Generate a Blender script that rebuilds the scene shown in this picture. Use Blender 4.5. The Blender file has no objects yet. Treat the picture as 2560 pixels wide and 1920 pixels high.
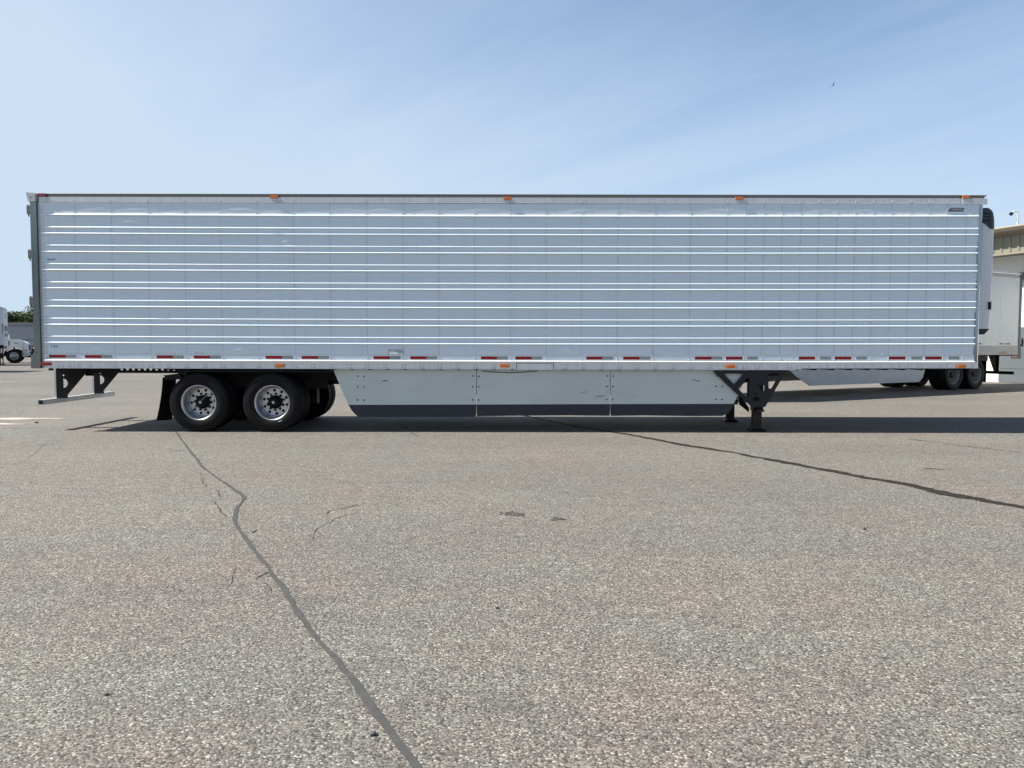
import bpy, bmesh, math, random
from mathutils import Vector, Matrix, Quaternion
R = math.radians
random.seed(7)
SC = bpy.context.scene
COL = SC.collection

# ------------------------------------------------------------------ camera
CAM_H, PITCH, ROLL, FPX = 1.52, R(3.0), R(0.10), 1924.0
right = Vector((1, 0, 0)); up = Vector((0, math.sin(PITCH), math.cos(PITCH))); fwd = Vector((0, math.cos(PITCH), -math.sin(PITCH)))
cr, sr = math.cos(ROLL), math.sin(ROLL)
RX = right * cr + up * sr
UP = -right * sr + up * cr
cam = bpy.data.cameras.new("camera"); cam_o = bpy.data.objects.new("camera", cam); COL.objects.link(cam_o)
cam.sensor_width = 36; cam.sensor_fit = 'HORIZONTAL'; cam.lens = FPX / 2560 * 36
cam.clip_end = 6000; cam.clip_start = 0.05
M = Matrix((RX, UP, -fwd)).transposed().to_4x4(); M.translation = (0, 0, CAM_H)
cam_o.matrix_world = M
SC.camera = cam_o

# ------------------------------------------------------------------ light
SUN_EL, SUN_SKEW = R(48), R(-4.9)
D_SUN = Vector((math.cos(SUN_EL) * math.cos(SUN_SKEW), -math.cos(SUN_EL) * math.sin(SUN_SKEW), -math.sin(SUN_EL)))
sun = bpy.data.lights.new("sun", 'SUN'); sun.energy = 5.0; sun.angle = R(0.53); sun.color = (1, 0.955, 0.89)
sun_o = bpy.data.objects.new("sun", sun); COL.objects.link(sun_o)
sun_o.rotation_euler = D_SUN.to_track_quat('-Z', 'Y').to_euler(); sun_o.location = (-60, 4, 60)

W = bpy.data.worlds.new("World"); SC.world = W; W.use_nodes = True
wn, wl = W.node_tree.nodes, W.node_tree.links
wn.clear()
def wnode(t, **k):
    n = wn.new(t)
    for a, b in k.items(): setattr(n, a, b)
    return n
wo = wnode('ShaderNodeOutputWorld'); bg = wnode('ShaderNodeBackground')
sky = wnode('ShaderNodeTexSky', sky_type='NISHITA', sun_disc=False, sun_elevation=SUN_EL, sun_rotation=R(-90) + SUN_SKEW,
            altitude=250, air_density=1.0, dust_density=0.5, ozone_density=2.2)
SKY_K = 0.07; EXPO = 1.0
bg.inputs[1].default_value = SKY_K
tc = wnode('ShaderNodeTexCoord')
# thin cirrus veil: streaks on a plane high overhead, projected from the direction
sep = wnode('ShaderNodeSeparateXYZ'); wl.new(tc.outputs['Generated'], sep.inputs[0])
zc = wnode('ShaderNodeMath', operation='MAXIMUM'); zc.inputs[1].default_value = 0.04; wl.new(sep.outputs[2], zc.inputs[0])
zd = wnode('ShaderNodeMath', operation='ADD'); zd.inputs[1].default_value = 0.12; wl.new(zc.outputs[0], zd.inputs[0])
dv = []
for i in (0, 1):
    d = wnode('ShaderNodeMath', operation='DIVIDE'); wl.new(sep.outputs[i], d.inputs[0]); wl.new(zd.outputs[0], d.inputs[1]); dv.append(d)
cmb = wnode('ShaderNodeCombineXYZ'); wl.new(dv[0].outputs[0], cmb.inputs[0]); wl.new(dv[1].outputs[0], cmb.inputs[1])
STREAK = R(-52)
def dot(v, k):
    n = wnode('ShaderNodeVectorMath', operation='DOT_PRODUCT'); wl.new(cmb.outputs[0], n.inputs[0]); n.inputs[1].default_value = v
    q = wnode('ShaderNodeMath', operation='MULTIPLY'); wl.new(n.outputs['Value'], q.inputs[0]); q.inputs[1].default_value = k; return q.outputs[0]
st_ = wnode('ShaderNodeCombineXYZ')
wl.new(dot((math.cos(STREAK), math.sin(STREAK), 0), 0.28), st_.inputs[0]); wl.new(dot((-math.sin(STREAK), math.cos(STREAK), 0), 1.25), st_.inputs[1])
nz = wnode('ShaderNodeTexNoise'); nz.inputs['Scale'].default_value = 1.5; nz.inputs['Detail'].default_value = 9; nz.inputs['Roughness'].default_value = 0.58
nz.inputs['Distortion'].default_value = 0.5
wl.new(st_.outputs[0], nz.inputs[0])
rp = wnode('ShaderNodeMapRange', interpolation_type='SMOOTHSTEP'); rp.inputs[1].default_value = 0.3; rp.inputs[2].default_value = 0.75; rp.inputs[3].default_value = 0.14; rp.inputs[4].default_value = 0.38
wl.new(nz.outputs[0], rp.inputs[0])
# haze thickens toward the sun's side and the horizon, thins overhead
hz = wnode('ShaderNodeMapRange', interpolation_type='SMOOTHSTEP'); hz.inputs[1].default_value = 0.35; hz.inputs[2].default_value = -0.66; hz.inputs[3].default_value = 0.0; hz.inputs[4].default_value = 0.58
wl.new(sep.outputs[0], hz.inputs[0])
hh = wnode('ShaderNodeMapRange', interpolation_type='SMOOTHSTEP'); hh.inputs[1].default_value = 0.42; hh.inputs[2].default_value = 0.05; hh.inputs[3].default_value = 0.0; hh.inputs[4].default_value = 0.62
wl.new(sep.outputs[2], hh.inputs[0])
a1 = wnode('ShaderNodeMath', operation='ADD'); wl.new(rp.outputs[0], a1.inputs[0]); wl.new(hz.outputs[0], a1.inputs[1])
a2 = wnode('ShaderNodeMath', operation='ADD', use_clamp=True); wl.new(a1.outputs[0], a2.inputs[0]); wl.new(hh.outputs[0], a2.inputs[1])
hi = wnode('ShaderNodeMapRange', interpolation_type='SMOOTHSTEP'); hi.inputs[1].default_value = 0.50; hi.inputs[2].default_value = 0.72; hi.inputs[3].default_value = 1.0; hi.inputs[4].default_value = 0.03
wl.new(sep.outputs[2], hi.inputs[0])
a3 = wnode('ShaderNodeMath', operation='MULTIPLY'); wl.new(a2.outputs[0], a3.inputs[0]); wl.new(hi.outputs[0], a3.inputs[1])
mx = wnode('ShaderNodeMix', data_type='RGBA'); wl.new(a3.outputs[0], mx.inputs[0]); tn = wnode('ShaderNodeMix', data_type='RGBA', blend_type='MULTIPLY'); tn.inputs[0].default_value = 1.0
ze = wnode('ShaderNodeMapRange', interpolation_type='SMOOTHSTEP'); ze.inputs[1].default_value = 0.52; ze.inputs[2].default_value = 0.85; ze.inputs[3].default_value = 1.0; ze.inputs[4].default_value = 0.5
wl.new(sep.outputs[2], ze.inputs[0])
zm = wnode('ShaderNodeMix', data_type='RGBA', blend_type='MULTIPLY'); zm.inputs[0].default_value = 1.0
wl.new(sky.outputs[0], zm.inputs[6]); wl.new(ze.outputs[0], zm.inputs[7]); wl.new(zm.outputs[2], tn.inputs[6]); tn.inputs[7].default_value = (1.04, 1.10, 1.16, 1); wl.new(tn.outputs[2], mx.inputs[6])
mx.inputs[7].default_value = (0.61 / SKY_K / 2 ** EXPO, 0.75 / SKY_K / 2 ** EXPO, 0.91 / SKY_K / 2 ** EXPO, 1)
wl.new(mx.outputs[2], bg.inputs[0]); wl.new(bg.outputs[0], wo.inputs[0])

SC.view_settings.view_transform = 'Standard'; SC.view_settings.look = 'None'
SC.view_settings.exposure = EXPO; SC.view_settings.gamma = 1
SC.cycles.max_bounces = 8; SC.cycles.diffuse_bounces = 4; SC.cycles.glossy_bounces = 4

# ------------------------------------------------------------------ survey helpers (a sighting in the photo + a known distance = a place)
def ray(px, py):
    return fwd + RX * ((px - 1280) / FPX) - UP * ((py - 960) / FPX)
CO = Vector((0, 0, CAM_H))
def P(px, py, Y):
    r = ray(px, py); return CO + r * (Y / r.y)
def G(px, py):
    r = ray(px, py); return CO + r * (-CAM_H / r.z)

# ------------------------------------------------------------------ materials
def mat(name, base, rough=0.5, metal=0.0, spec=0.5, coat=0.0):
    m = bpy.data.materials.new(name); m.use_nodes = True
    b = m.node_tree.nodes['Principled BSDF']
    b.inputs['Base Color'].default_value = (*base, 1); b.inputs['Roughness'].default_value = rough
    b.inputs['Metallic'].default_value = metal; b.inputs['Specular IOR Level'].default_value = spec
    b.inputs['Coat Weight'].default_value = coat
    return m
class NT:
    def __init__(s, m):
        s.m = m; s.n = m.node_tree.nodes; s.l = m.node_tree.links; s.b = s.n['Principled BSDF']
    def add(s, t, ins=None, **k):
        n = s.n.new(t)
        for a, b in k.items(): setattr(n, a, b)
        for a, b in (ins or {}).items():
            if hasattr(b, 'is_output'): s.l.new(b, n.inputs[a])
            else: n.inputs[a].default_value = b
        return n
    def co(s, scale=(1, 1, 1), rot=(0, 0, 0)):
        g = s.add('ShaderNodeNewGeometry')
        return s.add('ShaderNodeMapping', {0: g.outputs['Position'], 'Scale': scale, 'Rotation': rot}).outputs[0]
    def noise(s, vec, scale, detail=3, rough=0.5, dist=0):
        return s.add('ShaderNodeTexNoise', {'Vector': vec, 'Scale': scale, 'Detail': detail, 'Roughness': rough, 'Distortion': dist}).outputs[0]
    def rng(s, v, a, b, c, d, sm=False):
        return s.add('ShaderNodeMapRange', {0: v, 1: a, 2: b, 3: c, 4: d}, interpolation_type='SMOOTHSTEP' if sm else 'LINEAR').outputs[0]
    def mix(s, f, a, b, mode='MIX'):
        return s.add('ShaderNodeMix', {0: f, 6: a, 7: b}, data_type='RGBA', blend_type=mode).outputs[2]
    def ramp(s, v, stops, interp='LINEAR'):
        n = s.add('ShaderNodeValToRGB', {0: v}); cr_ = n.color_ramp; cr_.interpolation = interp
        while len(cr_.elements) < len(stops): cr_.elements.new(0.5)
        for e, (p, c) in zip(cr_.elements, stops): e.position = p; e.color = (*c, 1)
        return n.outputs[0]
    def math(s, op, a, b, clamp=False):
        return s.add('ShaderNodeMath', {0: a, 1: b}, operation=op, use_clamp=clamp).outputs[0]
    def bump(s, h, strength, dist):
        n = s.add('ShaderNodeBump', {'Strength': strength, 'Distance': dist, 'Height': h}); s.l.new(n.outputs[0], s.b.inputs['Normal']); return n
    def base(s, c): s.l.new(c, s.b.inputs['Base Color'])
    def rough(s, c): s.l.new(c, s.b.inputs['Roughness'])
def rgb(r, g, b): return (r, g, b, 1)

def worn(name, base, rough=0.45, metal=0, dirt=0.12, scale=(3, 3, 0.5), dark=(0.25, 0.22, 0.18), spec=0.5):
    m = mat(name, base, rough, metal, spec); t = NT(m)
    n = t.noise(t.co(scale), 3.0, 6, 0.62)
    f = t.rng(n, 0.45, 0.8, 0.0, dirt)
    n2 = t.noise(t.co(), 0.9, 3)
    c = t.mix(t.rng(n2, 0.3, 0.7, 0, 1), rgb(*[x * 0.95 for x in base]), rgb(*[min(1, x * 1.04) for x in base]))
    t.base(t.mix(f, c, rgb(*dark)))
    t.rough(t.rng(n, 0.3, 0.8, rough * 0.85, min(1, rough * 1.35)))
    return m

# white aluminium skin: each riveted sheet has aged a little differently
M_SKIN = mat('white_aluminium_skin', (0.78, 0.79, 0.8), 0.36)
t = NT(M_SKIN)
att = t.add('ShaderNodeAttribute', attribute_name='tone')
c0 = t.mix(att.outputs['Fac'], rgb(0.625, 0.735, 0.815), rgb(0.70, 0.795, 0.875))
st = t.noise(t.co((7, 1, 0.35)), 2.4, 6, 0.65)
c1 = t.mix(t.rng(st, 0.5, 0.85, 0, 0.16), c0, rgb(0.42, 0.40, 0.38))
sp = t.noise(t.co((1.6, 1, 2.4)), 5.0, 5, 0.7)
c2 = t.mix(t.rng(sp, 0.62, 0.8, 0, 0.14), c1, rgb(0.5, 0.5, 0.52))
t.base(c2); t.rough(t.rng(sp, 0.3, 0.8, 0.3, 0.5))
wv = t.noise(t.co((1.1, 1, 3.2)), 4.0, 2)
t.bump(wv, 0.22, 0.02)

M_RIVET = mat('bare_rivet_heads', (0.72, 0.74, 0.76), 0.4, 0.4)
M_GRIME = mat('grime_ring', (0.30, 0.33, 0.36), 0.7)  # dark ring painted round each rivet and bolt head for its shaded side
M_RAIL = worn('bare_aluminium_rail', (0.78, 0.785, 0.80), 0.42, 0.25, 0.3, (9, 1, 0.6), (0.33, 0.30, 0.27))
M_TOPRAIL = worn('weathered_top_rail', (0.62, 0.66, 0.69), 0.5, 0.2, 0.4, (9, 1, 0.8))
M_STRIP = worn('grey_top_extrusion', (0.2, 0.195, 0.19), 0.55, 0.2, 0.3)
M_STEEL = worn('dull_stainless_steel', (0.21, 0.235, 0.235), 0.16, 0.97, 0.25, (6, 6, 0.5), (0.2, 0.2, 0.18))
M_CHROME = mat('bright_stainless_corner', (0.25, 0.28, 0.31), 0.1, 1.0)
M_GALV = worn('galvanised_steel', (0.50, 0.52, 0.52), 0.48, 0.55, 0.3, (5, 2, 5), (0.3, 0.29, 0.27))
M_BLACK = worn('black_painted_steel', (0.005, 0.005, 0.006), 0.55, 0, 0.25, (3, 3, 3), (0.014, 0.012, 0.010), spec=0.2)
M_FRAMEBLK = worn('blue_black_bracket_paint', (0.011, 0.015, 0.021), 0.45, 0, 0.4, (4, 4, 3), (0.022, 0.02, 0.018), spec=0.35)
M_RUBBER = worn('tyre_rubber', (0.006, 0.0062, 0.0075), 0.6, 0, 0.5, (6, 6, 6), (0.013, 0.0125, 0.012), spec=0.17)
M_FLAP = worn('rubber_skirt_flap', (0.024, 0.030, 0.042), 0.45, 0, 0.5, (1.5, 1, 5), (0.055, 0.058, 0.066), spec=0.35)
M_MUD = worn('mud_flap_rubber', (0.006, 0.006, 0.007), 0.6, 0, 0.35, (4, 4, 1), (0.022, 0.02, 0.018), spec=0.25)
M_ALU = worn('brushed_wheel_aluminium', (0.60, 0.61, 0.63), 0.34, 0.85, 0.3, (9, 9, 9), (0.28, 0.26, 0.23))
M_SKIRT = worn('white_skirt_panel', (0.56, 0.61, 0.60), 0.42, 0, 0.22, (0.8, 1, 2.2), (0.42, 0.42, 0.40))
M_HINGE = worn('brown_grey_hinge_steel', (0.16, 0.15, 0.15), 0.5, 0.4, 0.3)
M_RUST = mat('rusty_leg_steel', (0.08, 0.04, 0.025), 0.75)
t = NT(M_RUST); n = t.noise(t.co((6, 6, 2)), 5, 6, 0.7)
t.base(t.ramp(n, [(0.35, (0.007, 0.007, 0.009)), (0.55, (0.026, 0.013, 0.008)), (0.75, (0.075, 0.033, 0.018))])); t.bump(n, 0.3, 0.004)
def lens(name, c):
    m = mat(name, c, 0.16, 0, 0.5, 0.4); t = NT(m)
    w = t.add('ShaderNodeTexWave', {'Vector': t.co(), 'Scale': 28.0, 'Distortion': 0.0}, bands_direction='X').outputs[1]
    t.base(t.mix(t.rng(w, 0.2, 0.9, 0, 0.45), rgb(*c), rgb(*[min(1, x * 1.7 + .01) for x in c])))
    t.bump(w, 0.25, 0.003); return m
M_RED = lens('red_marker_lens', (0.2, 0.008, 0.010)); M_AMBER = lens('amber_marker_lens', (0.5, 0.13, 0.010))
M_TRED = mat('red_reflective_tape', (0.25, 0.006, 0.006), 0.4, 0, 0.3); M_TWHITE = mat('silver_reflective_tape', (0.26, 0.28, 0.28), 0.28, 0.2)
M_WHITE = mat('white_plastic', (0.75, 0.76, 0.78), 0.4)
M_STICK = mat('white_sticker', (0.68, 0.73, 0.78), 0.5); M_PRINT = mat('grey_print', (0.10, 0.12, 0.15), 0.5); M_INK = mat('black_print', (0.015, 0.016, 0.02), 0.5)
M_ORANGE = mat('orange_print', (0.35, 0.13, 0.04), 0.5)
M_LETTER = mat('silver_lettering', (0.36, 0.38, 0.40), 0.5)
M_REEFER = worn('white_reefer_shell', (0.74, 0.75, 0.78), 0.3, 0, 0.15)
M_COWL = worn('dark_blue_black_cowl', (0.012, 0.014, 0.024), 0.35, 0, 0.2)
M_SCREEN = mat('dark_display_glass', (0.01, 0.01, 0.012), 0.1)
M_SCUFF = mat('grey_scuff', (0.30, 0.31, 0.32), 0.6)

# exposed-aggregate asphalt
M_GROUND = mat('worn_aggregate_asphalt', (0.3, 0.28, 0.26), 0.85, 0, 0.3)
t = NT(M_GROUND)
co = t.add('ShaderNodeVectorMath', {0: t.co(), 1: (237.31, 111.73, 0.0)}, operation='ADD').outputs[0]
warp = t.noise(co, 40, 2)
wvec = t.add('ShaderNodeVectorMath', {0: co, 1: t.add('ShaderNodeCombineXYZ', {0: t.math('MULTIPLY', warp, 0.012), 1: t.math('MULTIPLY', warp, -0.01)}).outputs[0]}, operation='ADD').outputs[0]
v1 = t.add('ShaderNodeTexVoronoi', {'Vector': wvec, 'Scale': 100.0, 'Randomness': 1.0}, voronoi_dimensions='2D')
sepc = t.add('ShaderNodeSeparateColor', {0: v1.outputs['Color']})
stone = t.ramp(sepc.outputs[0], [(0.0, (0.09, 0.088, 0.085)), (0.14, (0.17, 0.165, 0.155)), (0.42, (0.265, 0.255, 0.235)), (0.76, (0.335, 0.32, 0.29)), (0.92, (0.48, 0.46, 0.42)), (1.0, (0.74, 0.72, 0.66))])
pink = t.mix(t.rng(sepc.outputs[1], 0.7, 0.95, 0, 0.4), stone, rgb(0.34, 0.265, 0.235))
gap = t.rng(v1.outputs['Distance'], 0.42, 0.72, 0.0, 0.85)
c = t.mix(gap, pink, rgb(0.085, 0.08, 0.074))
v2 = t.add('ShaderNodeTexVoronoi', {'Vector': wvec, 'Scale': 40.0, 'Randomness': 1.0}, voronoi_dimensions='2D')
s2 = t.add('ShaderNodeSeparateColor', {0: v2.outputs['Color']})
big = t.math('MULTIPLY', t.rng(v2.outputs['Distance'], 0.24, 0.36, 1, 0), t.rng(s2.outputs[2], 0.8, 0.85, 0, 1))
c = t.mix(t.math('MULTIPLY', big, 0.8), c, t.ramp(s2.outputs[0], [(0, (0.12, 0.12, 0.125)), (0.4, (0.29, 0.26, 0.235)), (0.8, (0.46, 0.44, 0.39)), (1, (0.6, 0.58, 0.53))]))
# the grain of the binder at hand, arm and stride scale
for sc_, lo_, hi_ in ((75, 0.64, 1.36), (27, 0.78, 1.22), (8.5, 0.86, 1.14), (3.2, 0.93, 1.07)):
    n_ = t.noise(co, sc_, 4, 0.7)
    c = t.mix(1.0, c, t.mix(t.rng(n_, 0.28, 0.72, 0.0, 1.0), rgb(lo_, lo_, lo_), rgb(hi_, hi_, hi_ * 0.99)), 'MULTIPLY')
tint = t.noise(co, 0.75, 5, 0.62)
c = t.mix(1.0, c, t.ramp(tint, [(0.3, (0.97, 1.025, 1.01)), (0.5, (1.03, 1.01, 0.97)), (0.72, (1.09, 0.985, 0.96))]), 'MULTIPLY')
lg = t.noise(t.co((0.16, 0.42, 1), (0, 0, R(12))), 0.9, 4, 0.55)
c = t.mix(1.0, c, t.ramp(lg, [(0.3, (0.87, 0.87, 0.885)), (0.52, (1.0, 1.0, 1.0)), (0.75, (1.13, 1.12, 1.09))]), 'MULTIPLY')
# swept streaks and old oil drips
swp = t.noise(t.co((0.5, 3.2, 1), (0, 0, R(-8))), 1.4, 5, 0.65)
c = t.mix(1.0, c, t.mix(t.rng(swp, 0.3, 0.72, 0, 1), rgb(0.93, 0.93, 0.93), rgb(1.06, 1.055, 1.04)), 'MULTIPLY')
oil = t.noise(co, 1.7, 2, 0.4)
c = t.mix(t.rng(oil, 0.70, 0.80, 0, 0.42), c, rgb(0.13, 0.125, 0.12))
c = t.mix(1.0, c, rgb(0.560, 0.560, 0.572), 'MULTIPLY')
t.base(c)
hgt = t.math('SUBTRACT', t.math('MULTIPLY', sepc.outputs[2], 0.6), t.math('MULTIPLY', v1.outputs['Distance'], 0.9))
t.bump(hgt, 0.6, 0.004)

M_TAR = mat('grey_crack_sealant', (0.125, 0.125, 0.12), 0.7, 0, 0.2); t = NT(M_TAR)
n = t.noise(t.co(), 14, 5, 0.65); t.base(t.ramp(n, [(0.3, (0.055, 0.055, 0.053)), (0.7, (0.080, 0.079, 0.075))]))
M_TAR2 = mat('brown_black_crack_sealant', (0.06, 0.05, 0.045), 0.8, 0, 0.08); t = NT(M_TAR2)
n = t.noise(t.co(), 22, 6, 0.7); n2 = t.noise(t.co(), 1.3, 3)
t.base(t.mix(t.rng(n2, 0.35, 0.65, 0, 0.6), t.ramp(n, [(0.35, (0.012, 0.011, 0.010)), (0.62, (0.042, 0.036, 0.031)), (0.8, (0.085, 0.075, 0.064))]), rgb(0.027, 0.023, 0.020)))
M_CRACK = mat('open_crack', (0.035, 0.032, 0.030), 0.9)
M_PALE = mat('pale_spill', (0.62, 0.57, 0.49), 0.8); t = NT(M_PALE)
n = t.noise(t.co(), 9, 5, 0.7); t.base(t.ramp(n, [(0.3, (0.22, 0.205, 0.18)), (0.5, (0.40, 0.37, 0.31)), (0.8, (0.5, 0.47, 0.41))]))
M_STAIN = mat('dark_spill', (0.17, 0.15, 0.125), 0.85); t = NT(M_STAIN)
n = t.noise(t.co(), 45, 5, 0.8); t.base(t.ramp(n, [(0.33, (0.03, 0.027, 0.023)), (0.5, (0.06, 0.054, 0.045)), (0.7, (0.10, 0.092, 0.078))]))

# ------------------------------------------------------------------ object helpers
def tag(o, label=None, cat=None, group=None, kind=None):
    for k, v in (('label', label), ('category', cat), ('group', group), ('kind', kind)):
        if v: o[k] = v
    return o
def thing(name, loc, label, cat, group=None, rz=0):
    o = bpy.data.objects.new(name, None); COL.objects.link(o); o.empty_display_size = 0.3
    o.location = loc; o.rotation_euler = (0, 0, rz)
    o.matrix_world = Matrix.Translation(Vector(loc)) @ Matrix.Rotation(rz, 4, 'Z')
    return tag(o, label, cat, group)
WM = {}                       # world matrices of roots and parts (all parts keep identity local transforms unless placed)
def wmat(o):
    m = o.matrix_basis.copy()
    p = o.parent
    while p: m = p.matrix_basis @ m; p = p.parent
    return m

class MB:
    def __init__(s): s.v = []; s.f = []; s.sm = []; s.mi = []; s.cur = 0; s.smooth = False
    def face(s, idx): s.f.append(idx); s.sm.append(s.smooth); s.mi.append(s.cur)
    def add(s, vs, fs):
        b = len(s.v); s.v += [tuple(v) for v in vs]
        for f in fs: s.face([b + i for i in f])
        return b
    def box(s, x0, x1, y0, y1, z0, z1):
        s.add([(x0, y0, z0), (x1, y0, z0), (x1, y1, z0), (x0, y1, z0), (x0, y0, z1), (x1, y0, z1), (x1, y1, z1), (x0, y1, z1)],
              [(0, 3, 2, 1), (4, 5, 6, 7), (0, 1, 5, 4), (1, 2, 6, 5), (2, 3, 7, 6), (3, 0, 4, 7)]); return s
    def prism(s, pts, a, b, axis='Y'):
        """polygon pts (u,v) extruded from a to b along axis; u,v are the two other axes in order X,Y,Z"""
        mk = {'Y': lambda u, v, w: (u, w, v), 'X': lambda u, v, w: (w, u, v), 'Z': lambda u, v, w: (u, v, w)}[axis]
        n = len(pts)
        ar = sum(pts[i][0] * pts[(i + 1) % n][1] - pts[(i + 1) % n][0] * pts[i][1] for i in range(n))
        flip = (ar < 0) ^ (axis == 'Y') ^ (b < a)
        vs = [mk(u, v, a) for u, v in pts] + [mk(u, v, b) for u, v in pts]
        fs = [tuple(range(n))[::-1], tuple(range(n, 2 * n))] + [(i, (i + 1) % n, n + (i + 1) % n, n + i) for i in range(n)]
        if flip: fs = [f[::-1] for f in fs]
        s.add(vs, fs); return s
    def lathe(s, prof, c, seg=48, axis='Y', close=False, caps=True):
        """prof: list (radius, offset along axis)"""
        c = Vector(c); k = len(prof); vs = []
        for i in range(seg):
            a = 2 * math.pi * i / seg; ca, sa = math.cos(a), math.sin(a)
            for r, o in prof:
                if axis == 'Y': vs.append((c.x + r * ca, c.y + o, c.z + r * sa))
                elif axis == 'X': vs.append((c.x + o, c.y + r * ca, c.z + r * sa))
                else: vs.append((c.x + r * ca, c.y + r * sa, c.z + o))
        fs = []
        for i in range(seg):
            j = (i + 1) % seg
            for m in range(k if close else k - 1):
                q = (m + 1) % k
                fs.append((i * k + m, j * k + m, j * k + q, i * k + q))
        s.add(vs, fs)
        if caps and not close:
            b = len(s.v) - seg * k
            for m in (0, k - 1):
                if prof[m][0] > 1e-6: s.face([b + i * k + m for i in range(seg)])
        return s
    def cyl(s, p0, p1, r0, r1=None, seg=12):
        p0, p1 = Vector(p0), Vector(p1); r1 = r0 if r1 is None else r1
        d = (p1 - p0).normalized(); a = d.orthogonal().normalized(); b = d.cross(a)
        vs = []
        for p, r in ((p0, r0), (p1, r1)):
            for i in range(seg):
                t_ = 2 * math.pi * i / seg; vs.append(p + (a * math.cos(t_) + b * math.sin(t_)) * r)
        fs = [(i, (i + 1) % seg, seg + (i + 1) % seg, seg + i) for i in range(seg)] + [tuple(range(seg))[::-1], tuple(range(seg, 2 * seg))]
        s.add(vs, fs); return s
    def tube(s, pts, r, seg=8):
        for a, b in zip(pts[:-1], pts[1:]): s.cyl(a, b, r, r, seg)
        return s
    def dome(s, c, r, h, seg=6):
        """rivet head on a wall facing -Y"""
        x, y, z = c; vs = []
        for rr, hh in ((r, 0), (r * 0.72, h * 0.7)):
            for i in range(seg):
                a = 2 * math.pi * i / seg; vs.append((x + rr * math.cos(a), y - hh, z + rr * math.sin(a)))
        vs.append((x, y - h, z))
        fs = [(i, (i + 1) % seg, seg + (i + 1) % seg, seg + i) for i in range(seg)] + [(seg + i, seg + (i + 1) % seg, 2 * seg) for i in range(seg)]
        s.add(vs, fs); return s
    def build(s, name, mats, parent=None, bevel=0, segs=2, smooth_angle=None, local=False):
        me = bpy.data.meshes.new(name)
        vs = s.v
        if parent is not None and not local:
            inv = wmat(parent).inverted(); vs = [tuple(inv @ Vector(v)) for v in vs]
        me.from_pydata(vs, [], s.f)
        for p, sm, mi in zip(me.polygons, s.sm, s.mi): p.use_smooth = sm; p.material_index = mi
        for m in (mats if isinstance(mats, (list, tuple)) else [mats]): me.materials.append(m)
        me.validate(); me.update()
        if smooth_angle:
            bm = bmesh.new(); bm.from_mesh(me); bmesh.ops.recalc_face_normals(bm, faces=bm.faces)
            for f in bm.faces: f.smooth = True
            for e in bm.edges: e.smooth = not (len(e.link_faces) == 2 and e.calc_face_angle(0) > smooth_angle)
            bm.to_mesh(me); bm.free()
        o = bpy.data.objects.new(name, me); COL.objects.link(o)
        if parent is not None: o.parent = parent
        if bevel:
            b = o.modifiers.new('bevel', 'BEVEL'); b.width = bevel; b.segments = segs; b.limit_method = 'ANGLE'; b.angle_limit = R(40)
        return o
def attach(name, me, parent, loc=(0, 0, 0), rot=(0, 0, 0)):
    """another copy of a mesh, placed in its parent's local frame"""
    o = bpy.data.objects.new(name, me); COL.objects.link(o); o.parent = parent; o.location = loc; o.rotation_euler = rot
    return o
def copy_tree(o, parent=None):
    c = o.copy(); COL.objects.link(c); c.parent = parent
    for ch in list(o.children): copy_tree(ch, c)
    return c
def rpoly(pts, r, n=4):
    """round the corners of a polygon"""
    out = []; k = len(pts)
    for i in range(k):
        p, a, b = Vector(pts[i]), Vector(pts[i - 1]), Vector(pts[(i + 1) % k])
        da, db = (a - p), (b - p); q = min(r, da.length * .45, db.length * .45)
        s_, e_ = p + da.normalized() * q, p + db.normalized() * q
        for j in range(n + 1):
            u = j / n; out.append(tuple(s_ * (1 - u) ** 2 + p * 2 * u * (1 - u) + e_ * u * u))
    return out
def circ(c, r, n=20, a0=0, a1=2 * math.pi):
    full = abs(a1 - a0 - 2 * math.pi) < 1e-6
    m = n if full else n + 1
    return [(c[0] + r * math.cos(a0 + (a1 - a0) * i / n), c[1] + r * math.sin(a0 + (a1 - a0) * i / n)) for i in range(m)]
def curve_mesh(loops, half):
    cu = bpy.data.curves.new('tmp', 'CURVE'); cu.dimensions = '2D'; cu.fill_mode = 'BOTH'; cu.extrude = half
    for lp in loops:
        sp_ = cu.splines.new('POLY'); sp_.points.add(len(lp) - 1)
        for p_, (u, v) in zip(sp_.points, lp): p_.co = (u, v, 0, 1)
        sp_.use_cyclic_u = True
    o = bpy.data.objects.new('tmp', cu); COL.objects.link(o)
    bpy.context.view_layer.update()
    me = bpy.data.meshes.new_from_object(o.evaluated_get(bpy.context.evaluated_depsgraph_get()))
    bpy.data.objects.remove(o); bpy.data.curves.remove(cu)
    return me
XZ = Matrix(((1, 0, 0, 0), (0, 0, -1, 0), (0, 1, 0, 0), (0, 0, 0, 1)))      # curve plane -> wall facing -Y
def plate(name, loops, y, thick, m, parent, xf=None):
    """flat plate with real holes; loops in (X, Z) at depth y"""
    me = curve_mesh(loops, thick / 2)
    T = Matrix.Translation((0, y, 0)) @ XZ if xf is None else xf
    if parent is not None: T = wmat(parent).inverted() @ T
    me.transform(T); me.materials.append(m); me.name = name
    o = bpy.data.objects.new(name, me); COL.objects.link(o); o.parent = parent
    return o
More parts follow.
